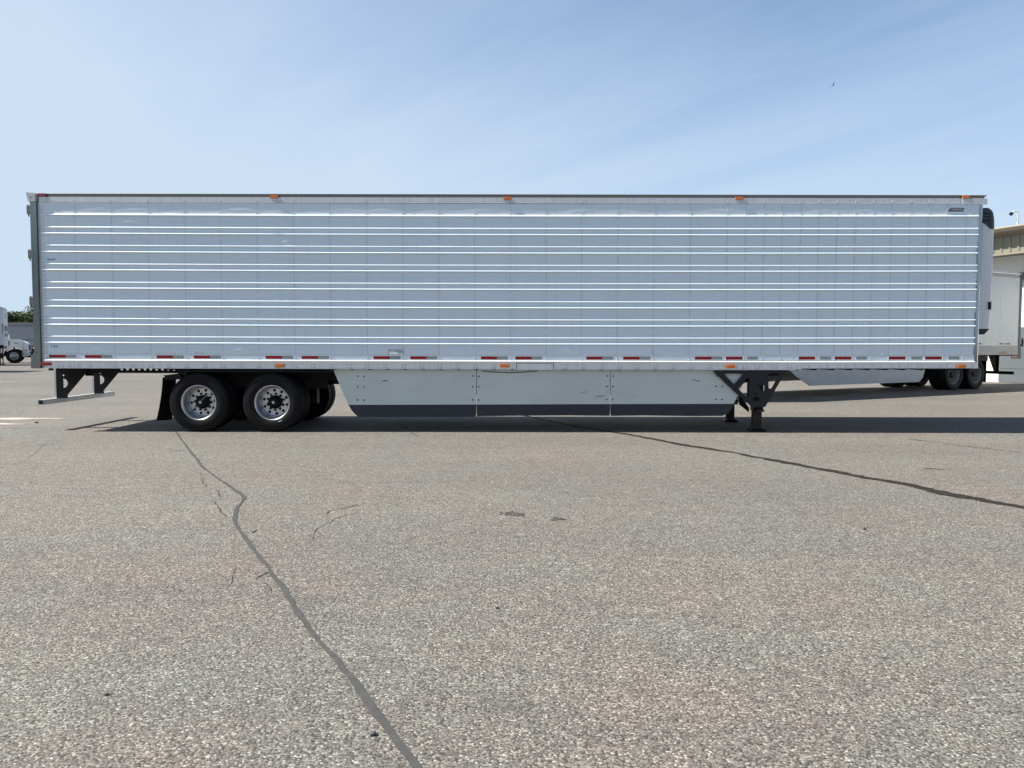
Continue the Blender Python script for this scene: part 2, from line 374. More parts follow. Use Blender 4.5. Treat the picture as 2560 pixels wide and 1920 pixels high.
def text_mesh(body, size, depth, shear=0, sx=1):
    cu = bpy.data.curves.new('tmp', 'FONT'); cu.body = body; cu.size = size; cu.extrude = depth; cu.shear = shear
    cu.align_x = 'CENTER'; cu.align_y = 'CENTER'; cu.offset = size * 0.02
    o = bpy.data.objects.new('tmp', cu); COL.objects.link(o); bpy.context.view_layer.update()
    me = bpy.data.meshes.new_from_object(o.evaluated_get(bpy.context.evaluated_depsgraph_get()))
    bpy.data.objects.remove(o); bpy.data.curves.remove(cu)
    me.transform(Matrix.Diagonal((sx, 1, 1, 1)))
    return me

# ------------------------------------------------------------------ ground
g = MB(); g.add([(-2500, -600, 0), (2500, -600, 0), (2500, 4000, 0), (-2500, 4000, 0)], [(0, 1, 2, 3)])
tag(g.build('ground', M_GROUND), kind='structure')

def strip(name, pts, m, width, jag=0.25, z=0.004, sub=0.06, seed=1, smooth_pass=2):
    """irregular ribbon lying on the ground along world points pts [(x,y,w)]"""
    rnd = random.Random(seed)
    P3 = [Vector((p[0], p[1])) for p in pts]; Ws = [p[2] if len(p) > 2 else width for p in pts]
    res, ws = [], []
    for i in range(len(P3) - 1):
        L = (P3[i + 1] - P3[i]).length; n = max(1, int(L / sub))
        for k in range(n):
            u = k / n; res.append(P3[i].lerp(P3[i + 1], u)); ws.append(Ws[i] * (1 - u) + Ws[i + 1] * u)
    res.append(P3[-1]); ws.append(Ws[-1])
    for _ in range(smooth_pass):
        res = [res[0]] + [(res[i - 1] + res[i] * 2 + res[i + 1]) / 4 for i in range(1, len(res) - 1)] + [res[-1]]
    b = MB(); vs = []
    jl = jr = 0
    for i, p in enumerate(res):
        d = (res[min(i + 1, len(res) - 1)] - res[max(i - 1, 0)]).normalized(); nrm = Vector((-d.y, d.x))
        jl = jl * .6 + rnd.uniform(-1, 1) * jag; jr = jr * .6 + rnd.uniform(-1, 1) * jag
        w = ws[i] / 2
        a_ = p + nrm * w * (1 + jl); b_ = p - nrm * w * (1 + jr)
        vs += [(a_.x, a_.y, z), (b_.x, b_.y, z)]
    b.add(vs, [(2 * i, 2 * i + 1, 2 * i + 3, 2 * i + 2) for i in range(len(res) - 1)])
    return tag(b.build(name, m), kind='structure')
def gline(pxs): return [(G(x, y).x, G(x, y).y) + tuple(r) for x, y, *r in pxs]

s1 = [(400 + x / 3.687, 1060 + y / 3.687) for x, y in [(60, -60), (100, 0), (150, 75), (200, 150), (300, 280), (350, 340), (400, 405), (500, 480), (620, 560), (740, 640), (780, 670), (775, 695), (720, 760), (690, 830), (685, 880), (700, 930), (760, 1020), (850, 1140), (950, 1260), (1050, 1400), (1150, 1520)]]
s1 += [(600 + x / 3.687, 1470 + y / 3.687) for x, y in [(400, 0), (480, 140), (600, 320), (720, 480), (850, 620), (1000, 800), (1090, 930), (1180, 1040), (1270, 1170), (1330, 1270), (1400, 1370), (1500, 1490), (1600, 1620), (1700, 1760), (2100, 2400), (2700, 3500)]]
strip('crack_sealant', gline(s1), M_TAR, 0.033, 0.42, seed=3)
s2 = [(1300, 1037), (1420, 1062)] + [(1500 + x / 2.087, 1030 + y / 2.087) for x, y in [(0, 95), (150, 118), (300, 145), (450, 175), (700, 213), (900, 252), (1100, 290), (1400, 345), (1600, 380), (1800, 425), (2000, 460), (2212, 500), (2500, 560), (3300, 752), (5200, 1300)]]
w2 = [.08, .08, .09, .10, .10, .11, .12, .14, .12, .13, .14, .19, .14, .11, .10, .11, .12]
strip('crack_sealant', [(G(x, y).x, G(x, y).y, w) for (x, y), w in zip(s2, w2)], M_TAR2, 0.15, 0.42, seed=5)
strip('crack_sealant', gline([(1000, 1062), (1045, 1092)]), M_TAR, 0.03, 0.3, seed=6)
def crack(pxs, w, seed):
    rnd = random.Random(seed); pts = gline(pxs); out = []
    for i in range(len(pts) - 1):
        a, b = Vector(pts[i][:2]), Vector(pts[i + 1][:2]); n = max(2, int((b - a).length / 0.07))
        for k in range(n):
            p = a.lerp(b, k / n); out.append((p.x + rnd.uniform(-.02, .02), p.y + rnd.uniform(-.02, .02), w * rnd.uniform(.15, 1.3)))
    out.append((*pts[-1][:2], w * .2))
    strip('pavement_crack', out, M_CRACK, w, .3, sub=0.03, seed=seed, smooth_pass=1, z=0.0035)
f = lambda x, y: (400 + x / 3.687, 1060 + y / 3.687)
crack([f(1820, 745), f(1700, 780), f(1590, 800), f(1530, 840), f(1490, 860)], 0.012, 11)
crack([f(1830, 820), f(1640, 865), f(1540, 920), f(1450, 980), f(1400, 1080)], 0.009, 12)
crack([f(1000, 1370), f(940, 1395), f(885, 1440)], 0.016, 13)
crack([f(990, 1470), f(1020, 1560)], 0.012, 14)
crack([f(510, 600), f(555, 680)], 0.012, 15)
crack([f(350, 420), f(400, 540), f(440, 600)], 0.008, 16)
crack([f(500, 720), f(560, 800), f(600, 870)], 0.012, 17)
crack([f(720, 1320), f(600, 1530)], 0.006, 18)
crack([f(880, 980), f(850, 1010)], 0.014, 19)
crack([(2267, 1097), (2400, 1114), (2560, 1133), (2700, 1150)], 0.03, 20)
crack([(2312, 1171), (2378, 1175)], 0.05, 21)
crack([(120, 1100), (100, 1122), (84, 1136), (40, 1165)], 0.006, 22)
crack([(46, 1107), (86, 1104)], 0.03, 23)
crack([(0, 1072), (90, 1071), (190, 1072)], 0.02, 24)
crack([(0, 949), (60, 948), (110, 947)], 0.12, 25)
crack([(0, 960), (60, 956), (140, 955)], 0.08, 26)

def blot(name, px, py, rx, ry, m, seed, n=36, z=0.0045):
    rnd = random.Random(seed); c = G(px, py); vs = []
    ph = [rnd.uniform(0, 6.28) for _ in range(5)]
    for i in range(n):
        a = 2 * math.pi * i / n
        k = 1 + sum(math.sin(a * (j + 2) + ph[j]) * 0.18 for j in range(5)) * 0.8 + rnd.uniform(-.12, .12)
        vs.append((c.x + rx * k * math.cos(a), c.y + ry * k * math.sin(a), z))
    b = MB(); b.add(vs, [tuple(range(n))]); return tag(b.build(name, m), kind='structure')
blot('pale_spill', 20, 1047, 0.8, 0.17, M_PALE, 2); blot('pale_spill', -10, 1060, 0.5, 0.1, M_PALE, 5)
blot('pale_spill', 95, 1045.5, 0.3, 0.025, M_PALE, 8)
def spill(px, py, rx, ry, n, seed):
    """a patch of dried drips: many small specks, thinning outward"""
    rnd = random.Random(seed); c = G(px, py); b = MB()
    for k in range(n):
        x, y = c.x + rnd.gauss(0, rx), c.y + rnd.gauss(0, ry); r_ = rnd.uniform(.004, .014) * (1.6 if k < n * .2 else 1); ph = rnd.uniform(0, 6)
        b.add([(x + r_ * 1.5 * (1 + .3 * math.sin(3 * a + ph)) * math.cos(a), y + r_ * (1 + .3 * math.sin(2 * a + ph)) * math.sin(a), .0045 + .0002 * k / n) for a in [i_ * math.pi / 5 for i_ in range(10)]], [tuple(range(10))])
    return tag(b.build('dark_spill', M_STAIN), kind='structure')
spill(1279, 1285, .05, .045, 60, 4); spill(1392, 1299, .035, .022, 32, 9)

def pebble(px, py, r, label, col, seed, sq=0.7):
    c = G(px, py); rnd = random.Random(seed)
    bm = bmesh.new(); bmesh.ops.create_icosphere(bm, subdivisions=2, radius=r)
    for v in bm.verts:
        k = 1 + rnd.uniform(-.14, .14); v.co = Vector((v.co.x * 1.2 * k, v.co.y * k, v.co.z * sq * k))
    zmin = min(v.co.z for v in bm.verts)
    me = bpy.data.meshes.new('pebble'); bm.to_mesh(me); bm.free()
    for p in me.polygons: p.use_smooth = rnd.random() < .6
    me.materials.append(col); o = bpy.data.objects.new('pebble', me); COL.objects.link(o); o.location = (c.x, c.y, -zmin)
    tag(o, label, 'pebble', 'loose stones on the asphalt')
M_PEB = worn('dark_stone', (0.07, 0.07, 0.075), 0.7, 0, 0.3, (20, 20, 20), (0.2, 0.19, 0.18))
M_PEB2 = worn('brown_stone', (0.06, 0.045, 0.035), 0.8, 0, 0.3, (20, 20, 20), (0.15, 0.13, 0.1))
pebble(932, 1838, 0.012, 'dark grey stone beside the sealed crack at the bottom of the picture', M_PEB, 1)
pebble(91, 1058, 0.028, 'dark lump on the pavement near the pale spill left of the trailer', M_PEB2, 2, 0.5)
pebble(266, 1738, 0.009, 'small black stone on open asphalt far left of the sealed crack', M_PEB, 3)
pebble(1242, 1521, 0.009, 'tiny black stone on the asphalt below the two dark spills', M_PEB, 4)
pebble(2160, 1324, 0.012, 'small dark stone on the asphalt below the long brown sealed crack', M_PEB, 5)

# ------------------------------------------------------------------ the silver-white semi trailer
D = 13.1; DF = D + 2.6
def Z(y, x=150): return P(x, y, D).z
def X(px, py=890): return P(px, py, D).x
XL = P(104, 700, D).x + 0.02; XR = P(2447.5, 515, D).x
XREAR = P(77, 520, D).x; XEND = P(2466.5, 515, D).x
Z_TOP = Z(483.5); Z_CAP = Z(486); Z_STR = Z(492.2); Z_RAIL0 = Z(506.5)
Z_SK0 = Z(885); Z_LIP1 = Z(898); Z_LIP0 = Z(901); Z_BOT = Z(920.5); Z_BOTM = Z_BOT - 0.0
root = thing('semi_trailer', ((XREAR + XEND) / 2, (D + DF) / 2, 0), 'long white ribbed refrigerated semi trailer parked side on across the yard without a tractor', 'semi trailer')
def part(b, name, m, parent=root, **k): return b.build(name, m, parent, **k)

ribs_px = [536.8, 568.1, 583.2, 613.5, 629.2, 659.8, 674.4, 705.4, 720, 750.8, 765.8, 796.1, 811.2, 841.1, 856.1]
RIBS = [Z(y) for y in ribs_px]
seam_px = [(107, 510), (185.7, 510), (277.4, 510), (369, 510), (459.6, 510), (550.4, 510), (641, 510), (733.3, 510), (823.4, 510), (915.5, 510), (1005.8, 510), (1096.7, 510), (1186.5, 510), (1276, 510), (1364.6, 880), (1452.8, 880), (1542, 880), (1632, 880), (1722.4, 880), (1813.2, 880), (1858.7, 880), (1904, 880), (1949, 880), (1995, 880), (2039.7, 880), (2085, 880), (2130, 880), (2175, 880), (2220.7, 880), (2266, 880), (2311, 880), (2356.5, 880), (2405, 880)]
SEAMS = [P(x, y, D).x for x, y in seam_px]

def rivet(m, c, r, h, ring=True):
    if ring: m.cur = 2; m.lathe([(r * 1.35, 0), (r * 1.3, -.0012), (0, -.0012)], c, 8, caps=False)
    m.cur = 1; m.dome((c[0], c[1] - .001, c[2]), r, h); m.cur = 0
def build_wall():
    rnd = random.Random(21)
    cells = [XL] + SEAMS + [XR]
    xs, cid = [], []
    for i in range(len(cells) - 1):
        n = max(2, int(round((cells[i + 1] - cells[i]) / 0.052)))
        for k in range(n): xs.append(cells[i] + (cells[i + 1] - cells[i]) * k / n); cid.append((i, k / n))
    xs.append(XR); cid.append((len(cells) - 2, 1.0))
    # bands between ribs, bottom to top
    edges = sorted(RIBS)
    rows = []           # (z, y_off, band, v, isrib)
    lo = Z_SK0
    bands = []
    for i, zc in enumerate(edges + [None]):
        hi = (zc - 0.012) if zc is not None else Z_RAIL0 + 0.01
        n = max(2, int((hi - lo) / 0.03))
        for k in range(n + 1): rows.append((lo + (hi - lo) * k / n, 0.0, i, k / n))
        bands.append((lo, hi))
        if zc is not None:
            pr_ = 0.95 if i == len(edges) - 1 else (1.18 if i % 2 == 0 else 0.80)
            for dz, dy in ((-0.0105, -0.008), (-0.007, -0.016), (0.001, -0.018), (0.012, -0.009)): rows.append((zc + dz, dy * pr_, -1, 0))
            lo = zc + 0.019
    amp = {}
    for b in range(len(bands)):
        wide = bands[b][1] - bands[b][0] > 0.12
        for c in range(len(cells) - 1):
            amp[b, c] = (rnd.gauss(0.0036, 0.0026) if wide else rnd.gauss(0, 0.0008))
            if b == len(bands) - 1: amp[b, c] *= .15
            if c in (0, len(cells) - 2): amp[b, c] *= .15
            if b == 0: amp[b, c] = rnd.uniform(0.009, 0.015) * min(1, (cells[c + 1] - cells[c]) / .5)
    dents = [(P(698, 586, D).x, Z(586), .07, .03, .013), (P(706, 597, D).x, Z(597), .05, .014, .006), (P(706, 604, D).x, Z(604), .06, .02, -.004), (P(1060, 583, D).x, Z(583), .22, .014, .004), (P(1062, 597, D).x, Z(597), .20, .018, .0035), (P(1094, 590, D).x, Z(590), .03, .025, .014), (P(1045, 606, D).x, Z(606), .15, .02, -.003),
             (P(415, 790, D).x, Z(793), .08, .03, .005), (P(1655, 887, D).x, Z(880), .02, .03, .008)]
    vs = []
    nx = len(xs)
    for (z, dy, b, v) in rows:
        for j, x in enumerate(xs):
            y = D + dy; c, u = cid[j]
            if b >= 0:
                sv = math.sin(math.pi * v)
                if b == 0: sv = math.sin(math.pi * min(1, v * 1.05)) ** 0.8 * (0.4 + 0.9 * v)
                y -= amp[b, c] * (math.sin(math.pi * u) ** 0.7 if u > 0 else 0) * sv
                y += (0.0016 * math.sin(x * 3.1 + z * 5) + 0.0012 * math.sin(x * 7.7 - z * 11)) * math.sin(math.pi * v)
            for dx_, dz_, sx_, sz_, a_ in dents:
                q = ((x - dx_) / sx_) ** 2 + ((z - dz_) / sz_) ** 2
                if q < 9: y += a_ * math.exp(-q)
            vs.append((x, y, z))
    m = MB(); fs = []
    b0 = m.add(vs, [])
    sheet = []
    for i in range(len(rows) - 1):
        flat = not (rows[i][2] >= 0 and rows[i + 1][2] == rows[i][2])
        for j in range(nx - 1):
            m.smooth = True; m.face((i * nx + j, i * nx + j + 1, (i + 1) * nx + j + 1, (i + 1) * nx + j)); sheet.append(cid[j][0])
    m.smooth = False
    ngrid = len(m.f); m.cur = 1
    # rivets down each frame line
    for k, sx_ in enumerate(SEAMS):
        for bi, (lo_, hi_) in enumerate(bands):
            h_ = hi_ - lo_; n = 5 if h_ > .12 else 2
            for q in range(n):
                if rnd.random() < .05: continue
                rivet(m, (sx_ + rnd.uniform(-.001, .001), D - 0.0006, lo_ + h_ * (q + .5) / n), .0075, .006)
    x = XL + .03
    z = Z_SK0 + .02
    while x < XR - .02: rivet(m, (x, D - .004, z), .009, .009); x += .068
    z = Z_SK0 + .05
    while z < Z_RAIL0 - .05: rivet(m, (XL + .016, D - .0006, z), .008, .006); rivet(m, (XR - .02, D - .0006, z), .008, .006); z += .075
    o = part(m, 'side_wall', [M_SKIN, M_RIVET, M_GRIME])
    at = o.data.attributes.new('tone', 'FLOAT', 'FACE')
    tones = [rnd.uniform(.25, 1) for _ in range(len(cells))]
    for i in range(1, len(cells) - 1, 2): tones[i] = tones[i - 1] + rnd.uniform(-.06, .06)
    vals = [tones[c] for c in sheet] + [0.6] * (len(m.f) - ngrid)
    for i, v in enumerate(vals[:len(o.data.polygons)]): at.data[i].value = v
    return o
build_wall()

# lower skin band, lip and bottom rail
b = MB(); b.box(XL, XR, D - .004, D + .03, Z_LIP1 - .002, Z_SK0 + .004)
for sx_ in SEAMS:
    for q in range(3): rivet(b, (sx_, D - .004, Z_LIP1 + .018 + q * .024), .008, .008)
part(b, 'lower_skin_band', [M_SKIN, M_RIVET, M_GRIME]).data.attributes.new('tone', 'FLOAT', 'FACE')
for a_ in root.children[-1].data.attributes['tone'].data: a_.value = .7
b = MB()
prof = [(D + .03, Z_LIP1), (D - .006, Z_LIP1), (D - .034, Z_LIP0 + .005), (D - .034, Z_LIP0 - .006), (D - .012, Z_LIP0 - .012), (D - .010, Z_BOT + .012), (D - .014, Z_BOT + .006), (D - .014, Z_BOT), (D + .06, Z_BOT), (D + .06, Z_LIP1)]
XSTEP0, XSTEP1 = X(1985), X(2004)
b.prism(prof, XL - .0, XSTEP0, 'X')
ZS = Z_BOT + .027
b.prism([(u, max(v, ZS) if v < ZS + .02 else v) for u, v in prof[:6]] + [(D - .012, ZS), (D + .06, ZS), (D + .06, Z_LIP1)], XSTEP1, XR, 'X')
b.prism([(XSTEP0, Z_BOT), (XSTEP1, ZS), (XSTEP1, Z_LIP1 - .001), (XSTEP0, Z_LIP1 - .001)], D - .0125, D + .06, 'Y')
b.prism(prof[:6] + [(D - .013, Z_BOT + .03), (D + .06, Z_BOT + .03), (D + .06, Z_LIP1)], XSTEP0, XSTEP1, 'X')
clus = [270.3 + 45.05 * k for k in range(int((1790 - 270) / 45.05) + 1)]
zr0, zr1 = Z(907.6), Z(915.6)
for c in clus:
    if abs(c - 699) < 14 or abs(c - 1262) < 14 or abs(c - 1825) < 14: continue
    for dx_ in (-3.8, 3.8):
        for zz in (zr0, zr1): rivet(b, (X(c + dx_ + 18, 915), D - .010, zz), .0125, .012)
for px in (148, 158, 172, 178.5, 186, 197, 201, 224, 230):
    for zz in (zr0, zr1): rivet(b, (X(px, 915), D - .010, zz), .0125, .012)
for px in (1842, 1858, 1867, 1889, 1897, 1933, 1941, 1970, 1978):
    for zz in (zr0, zr1): rivet(b, (X(px, 915), D - .010, zz), .0125, .012)
k = 2003
while k < 2260:
    for zz in (zr0, zr1): rivet(b, (X(k, 915), D - .010, zz), .0125, .012); rivet(b, (X(k + 19, 915), D - .010, zz), .0125, .012)
    k += 45.3
for px in (2260, 2268, 2292, 2299, 2306, 2323, 2330, 2337, 2349, 2357, 2365, 2432):
    for zz in (zr0, zr1): rivet(b, (X(px, 915), D - .010, zz), .0125, .012)
part(b, 'bottom_rail', [M_RAIL, M_RIVET, M_GRIME])
b = MB(); b.lathe([(.022, 0), (.022, .004), (0, .004)], (X(267, 908), D - .0135, Z(908)), 14, caps=False)
part(b, 'drain_plug', M_BLACK)
b = MB()
x0, x1 = X(1292, 915), X(1383, 915); b.box(x0, x1, D - .0150, D - .0125, Z_BOT + .003, Z(904.5)); part(b, 'access_panel', M_RAIL, bevel=.001)
b = MB(); 
for xx in (x0 - .012, x1 + .002): b.box(xx, xx + .010, D - .0135, D - .0122, Z_BOT + .002, Z(904))
b.box(x0 - .012, x1 + .012, D - .0135, D - .0122, Z(904) , Z(904) + .008); part(b, 'panel_joint', M_INK)

# top
b = MB(); b.box(XL - .02, X(2467, 510), D - .009, D + .03, Z_RAIL0, Z_STR)
x = XL + .05
while x < X(2400, 510): rivet(b, (x, D - .009, Z_RAIL0 + .018), .007, .006); x += .053
for sx_ in SEAMS: rivet(b, (sx_, D - .009, Z_RAIL0 + .045), .009, .008)
part(b, 'top_rail', [M_TOPRAIL, M_RIVET, M_GRIME])
b = MB(); b.box(X(2405, 505), X(2467.5, 505), D - .014, D - .009, Z_RAIL0 - .004, Z_STR - .004); part(b, 'corner_cap', M_TOPRAIL, bevel=.001)
b = MB(); b.box(XL - .05, X(2463, 490), D + .014, D + .05, Z_STR, Z_CAP)
x = XL + .2
while x < XR: b.dome((x, D + .014, Z_STR + .012), .007, .005); x += .622
part(b, 'roof_edge_strip', M_STRIP)
b = MB(); b.box(XL - .06, X(2467, 486), D - .004, DF + .004, Z_CAP, Z_TOP); part(b, 'roof', M_STRIP, bevel=.004)
# closed body behind the near skin
b = MB(); b.box(XL - .02, XR + .05, D + .062, DF, Z_BOT + .03, Z_CAP); part(b, 'box_body', M_WHITE)
b = MB(); b.box(XL, XR, DF, DF + .02, Z_BOT, Z_CAP - .01); part(b, 'side_wall', M_WHITE)
# front corner post
r = .14
prof = [(XR + .004, D)] + [(XEND - r + r * math.sin(a), D + r - r * math.cos(a)) for a in [R(q) for q in range(0, 91, 10)]] + [(XEND, D + .3), (XR + .06, D + .3), (XR + .06, D + .061), (XR + .004, D + .03)]
b = MB(); b.smooth = False; b.prism(prof, ZS, Z_RAIL0 - .006, 'Z'); part(b, 'front_corner_post', M_CHROME, smooth_angle=R(35))
b = MB(); prof2 = [(XR + .002, D - .004)] + [(XEND - r + (r + .005) * math.sin(a), D + r - (r + .005) * math.cos(a)) for a in [R(q) for q in range(0, 91, 10)]] + [(XEND + .005, D + .3), (XR + .03, D + .3)]
b.prism(prof2, ZS - .004, Z_LIP0, 'Z'); part(b, 'corner_shoe', M_RAIL, smooth_angle=R(35))
b = MB(); b.box(XEND - .02, XEND + .004, D + .3, DF - .1, Z_BOT + .03, Z_CAP); part(b, 'front_wall', M_WHITE)
# rear frame
xa, xb = P(90.5, 510, D).x, P(103.5, 830, D).x
xpost = P(76.3, 506, D).x; xin = (P(90.8, 510, D).x + P(103.8, 830, D).x) / 2
b = MB(); b.box(xpost, xin, D - .026, D + .16, Z(881), Z(504))
b.prism([(xpost, Z(881)), (P(79.5, 889, D).x, Z(889)), (P(79.5, 920, D).x, Z_BOT - .004), (P(103.5, 920, D).x, Z_BOT - .004), (xin, Z(881))], D - .028, D + .16)
part(b, 'rear_corner_post', M_STEEL, bevel=.004)
b = MB(); b.box(xin + .004, XL + .004, D + .004, D + .03, Z_BOT, Z(506)); part(b, 'post_channel', M_GALV)
loops = [rpoly([(P(x, y, D).x, P(x, y, D).z) for x, y in ((68, 481.5), (90.3, 483.5), (90.3, 504), (74.6, 504), (70, 494))], .01, 2), circ((P(81.5, 495, D).x, Z(495)), .022, 14)]
plate('header_end_cap', loops, D - .024, .02, M_GALV, root)
b = MB(); b.box(P(68.5, 482, D).x, P(90, 482, D).x, D, DF, Z(503), Z(483.5)); part(b, 'rear_header', M_TOPRAIL)
b = MB(); b.box(xpost + .01, xin, D + .16, DF - .16, Z_BOT, Z(504)); part(b, 'rear_doors', M_WHITE)
b = MB(); b.box(xpost, xin, DF - .16, DF, Z_BOT, Z(504)); part(b, 'rear_corner_post', M_STEEL)
def hinge(px, py):
    p = P(px, py, D + .03); b = MB()
    b.box(p.x - .03, p.x + .035, D - .004, D + .07, p.z - .068, p.z + .062); b.cyl((p.x - .022, D + .03, p.z - .075), (p.x - .022, D + .03, p.z + .078), .019)
    b.cyl((p.x - .014, D + .03, p.z - .12), (p.x - .014, D + .03, p.z - .07), .009, .013)
    part(b, 'door_hinge', M_HINGE, bevel=.004)
hinge(73.5, 524); hinge(77, 635); hinge(80.5, 752)
b = MB(); p = P(125, 925, D + .3); b.box(p.x - .025, p.x + .025, D + .3, D + .36, Z_BOT - .05, Z_BOT); part(b, 'light_bracket', M_BLACK)

# lights
def marker(name, px, py, w, h, m, y0=D, label=None, ear=True):
    p = P(px, py, y0); b = MB(); b.cur = 1
    b.box(p.x - w / 2 - (.02 if ear else .004), p.x + w / 2 + (.02 if ear else .004), y0 - .012, y0, p.z - h * .36, p.z + h * .36)
    b.cur = 0; b.box(p.x - w / 2, p.x + w / 2, y0 - .034, y0 - .011, p.z - h / 2, p.z + h / 2)
    o = part(b, name, [m, M_INK], bevel=.006); tag(o, label); return o
for px in (686.5, 1268, 1847): marker('marker_light', px, 491 if px < 700 else 494.5, .135, .052, M_AMBER, D + .014, 'amber marker light')
marker('marker_light', 2413, 493, .13, .05, M_AMBER, D + .014, 'amber marker light')
marker('marker_light', 107.5, 488, .13, .055, M_RED, D + .014, 'red marker light')
for px, py in ((699.5, 912), (1262, 911.7), (1825.5, 914), (2402.5, 915)): marker('marker_light', px, py, .15, .056, M_AMBER, D - .012, 'amber marker light', False)
marker('marker_light', 116, 909.5, .165, .054, M_RED, D - .012, 'red marker light', False)
# conspicuity tape
zt0, zt1 = Z(894.3), Z(887.0)
reds = [(123, 164.5, 191), (212.7, 254.3, 281), (391.9, 432.8, 459.3), (484.6, 525.7, 552.8), (664.4, 706, 732.4), (754.5, 795.6, 822.6), (933.8, 975, 1001.5), (1025.9, 1066.8, 1093), (1202.4, 1242.9, 1269), (1288.2, 1329, 1354.5), (1465.7, 1506.2, 1532.3), (1558, 1599, 1625.3), (1737, 1778.8, 1805)]
split = [(1814.7, 1856.3, 1867.6, 1894), (1997, 2038, 2049.8, 2076.4), (2087, 2128.3, 2140.8, 2166.6), (2222.4, 2263.4, 2278, 2304.7), (2312.8, 2353.9, 2371, 2397.8)]
def tape(p0, p1, m, lab):
    b = MB(); b.box(X(p0), X(p1), D - .0062, D - .004, zt0, zt1); tag(part(b, 'reflective_tape', m), lab)
for a_, b_, c_ in reds: tape(a_, b_ - .1, M_TRED, 'dark red reflective strip'); tape(b_ + .1, c_, M_TWHITE, 'silver reflective strip')
for a_, b_, c_, d_ in split: tape(a_, b_, M_TRED, 'dark red reflective strip'); tape(c_, d_, M_TWHITE, 'silver reflective strip')

# badge with its lettering
pb = P(2391, 524, D); hw, hh_ = .137, .029
b = MB(); b.prism([(pb.x - hw, pb.z - hh_), (pb.x + hw - .03, pb.z - hh_), (pb.x + hw, pb.z + hh_), (pb.x - hw + .03, pb.z + hh_)], D - .006, D - .002)
badge = part(b, 'name_badge', M_INK)
me = text_mesh('WABASH', .052, .001, .25, 1.02); me.transform(wmat(badge).inverted() @ Matrix.Translation((pb.x, D - .0075, pb.z)) @ XZ); me.materials.append(M_LETTER)
o = bpy.data.objects.new('lettering', me); COL.objects.link(o); o.parent = badge
# data plate and stickers
def px_rect(b, x0, y0, x1, y1, yy, th=.001): a_, c_ = P(x0, y1, D), P(x1, y0, D); b.box(a_.x, c_.x, yy - th, yy, a_.z, c_.z)
YB = D - .0095
b = MB(); px_rect(b, 972, 872.5, 1007.7, 887, YB); b.cur = 1
for r_ in ((972, 872, 1007.7, 872.8), (972, 875, 1007.7, 875.7), (996, 875.5, 996.8, 884), (972, 884, 1007.7, 884.6), (971.6, 872, 972.4, 886.8), (1007, 872, 1008, 884), (997, 879.8, 1007, 880.4)): px_rect(b, *r_, YB - .001)
b.prism([(P(983, 0, D).x * 1, Z(875.2)), (X(985), Z(873.3)), (X(995.5), Z(873.3)), (X(995.5), Z(875.2))], YB - .002, YB - .001)
c_ = P(1000.6, 877.6, D); b.prism(rpoly([(c_.x - .02, c_.z - .011), (c_.x + .02, c_.z - .011), (c_.x + .02, c_.z + .011), (c_.x - .02, c_.z + .011)], .01), YB - .002, YB - .001)
b.cur = 0; px_rect(b, 998.8, 877.3, 1002.4, 877.9, YB - .002)
part(b, 'data_sticker', [M_STICK, M_PRINT])
def scratches(lst, yy, name='scuff_mark', m=M_INK, parent=root):
    b = MB()
    for x0, y0, x1, y1, w in lst:
        a_, c_ = P(x0, y0, D), P(x1, y1, D); d = Vector((c_.x - a_.x, c_.z - a_.z)); n_ = Vector((-d.y, d.x)).normalized() * w / 2
        mx_, mz_ = (a_.x + c_.x) / 2, (a_.z + c_.z) / 2
        b.prism([(a_.x, a_.z), (mx_ + n_.x, mz_ + n_.y), (c_.x, c_.z), (mx_ - n_.x, mz_ - n_.y)], yy - .0012, yy)
    return part(b, name, m, parent)
cx = lambda v: v / 4.254
scratches([(118 + i * 2.9, 645 + (i % 3), 119 + i * 2.7, 651.5 + (i * 7 % 4) * .4 - (i % 2) * 2, .012) for i in range(8)], D - .003, m=mat('marker_ink', (.12, .13, .16), .6))
scratches([(130, 861, 129.8, 868.5, .018), (136, 862, 138, 871, .02), (144, 861, 142.5, 870, .02), (139, 862, 138, 868, .012)], D - .008, m=mat('marker_ink', (.16, .17, .19), .6))
for px, py in ((491, 880.5), (505, 881), (1630.5, 877), (2330, 886.5)):
    b = MB(); px_rect(b, px, py - 1.5, px + 1.2, py + 1.5, D - .011); part(b, 'scuff_mark', M_INK)

# refrigeration unit on the nose
UY0, UY1 = D + .24, DF - .24
UX = XEND + .005
ztop, zbw, zbot = P(2470, 519.5, UY0).z, P(2470, 822, UY0).z, P(2470, 836, UY0).z
def unit_section(z0, z1, n, depth_fn, name, m, parent):
    b = MB(); vs = []; k = 0
    for i in range(n + 1):
        z = z0 + (z1 - z0) * i / n; dp = depth_fn(z); rc = min(.12, dp * .6)
        ring = [(UX, UY0)] + [(UX + dp - rc + rc * math.sin(a), UY0 + rc - rc * math.cos(a)) for a in [R(q) for q in range(0, 91, 15)]]
        ring += [(UX + dp - rc + rc * math.cos(a), UY1 - rc + rc * math.sin(a)) for a in [R(q) for q in range(0, 91, 15)]] + [(UX, UY1)]
        k = len(ring); vs += [(x, y, z) for x, y in ring]
    fs = [(i * k + j, i * k + j + 1, (i + 1) * k + j + 1, (i + 1) * k + j) for i in range(n) for j in range(k - 1)]
    fs += [tuple(range(k))[::-1], tuple(range(n * k, (n + 1) * k))]
    b.add(vs, fs); return part(b, name, m, parent, smooth_angle=R(40))
def dep(z):
    d = .335
    q = (z - (ztop - .28)) / .28
    if q > 0: d -= .045 * q * q + .05 * q ** 10
    d -= max(0, (2.6 - z)) * .028
    return d
ru = unit_section(zbw, ztop - .36, 6, dep, 'refrigeration_unit', M_REEFER, root)
cw = unit_section(ztop - .36, ztop, 8, lambda z: dep(z) + .004, 'unit_cowl', M_COWL, ru)
b = MB()
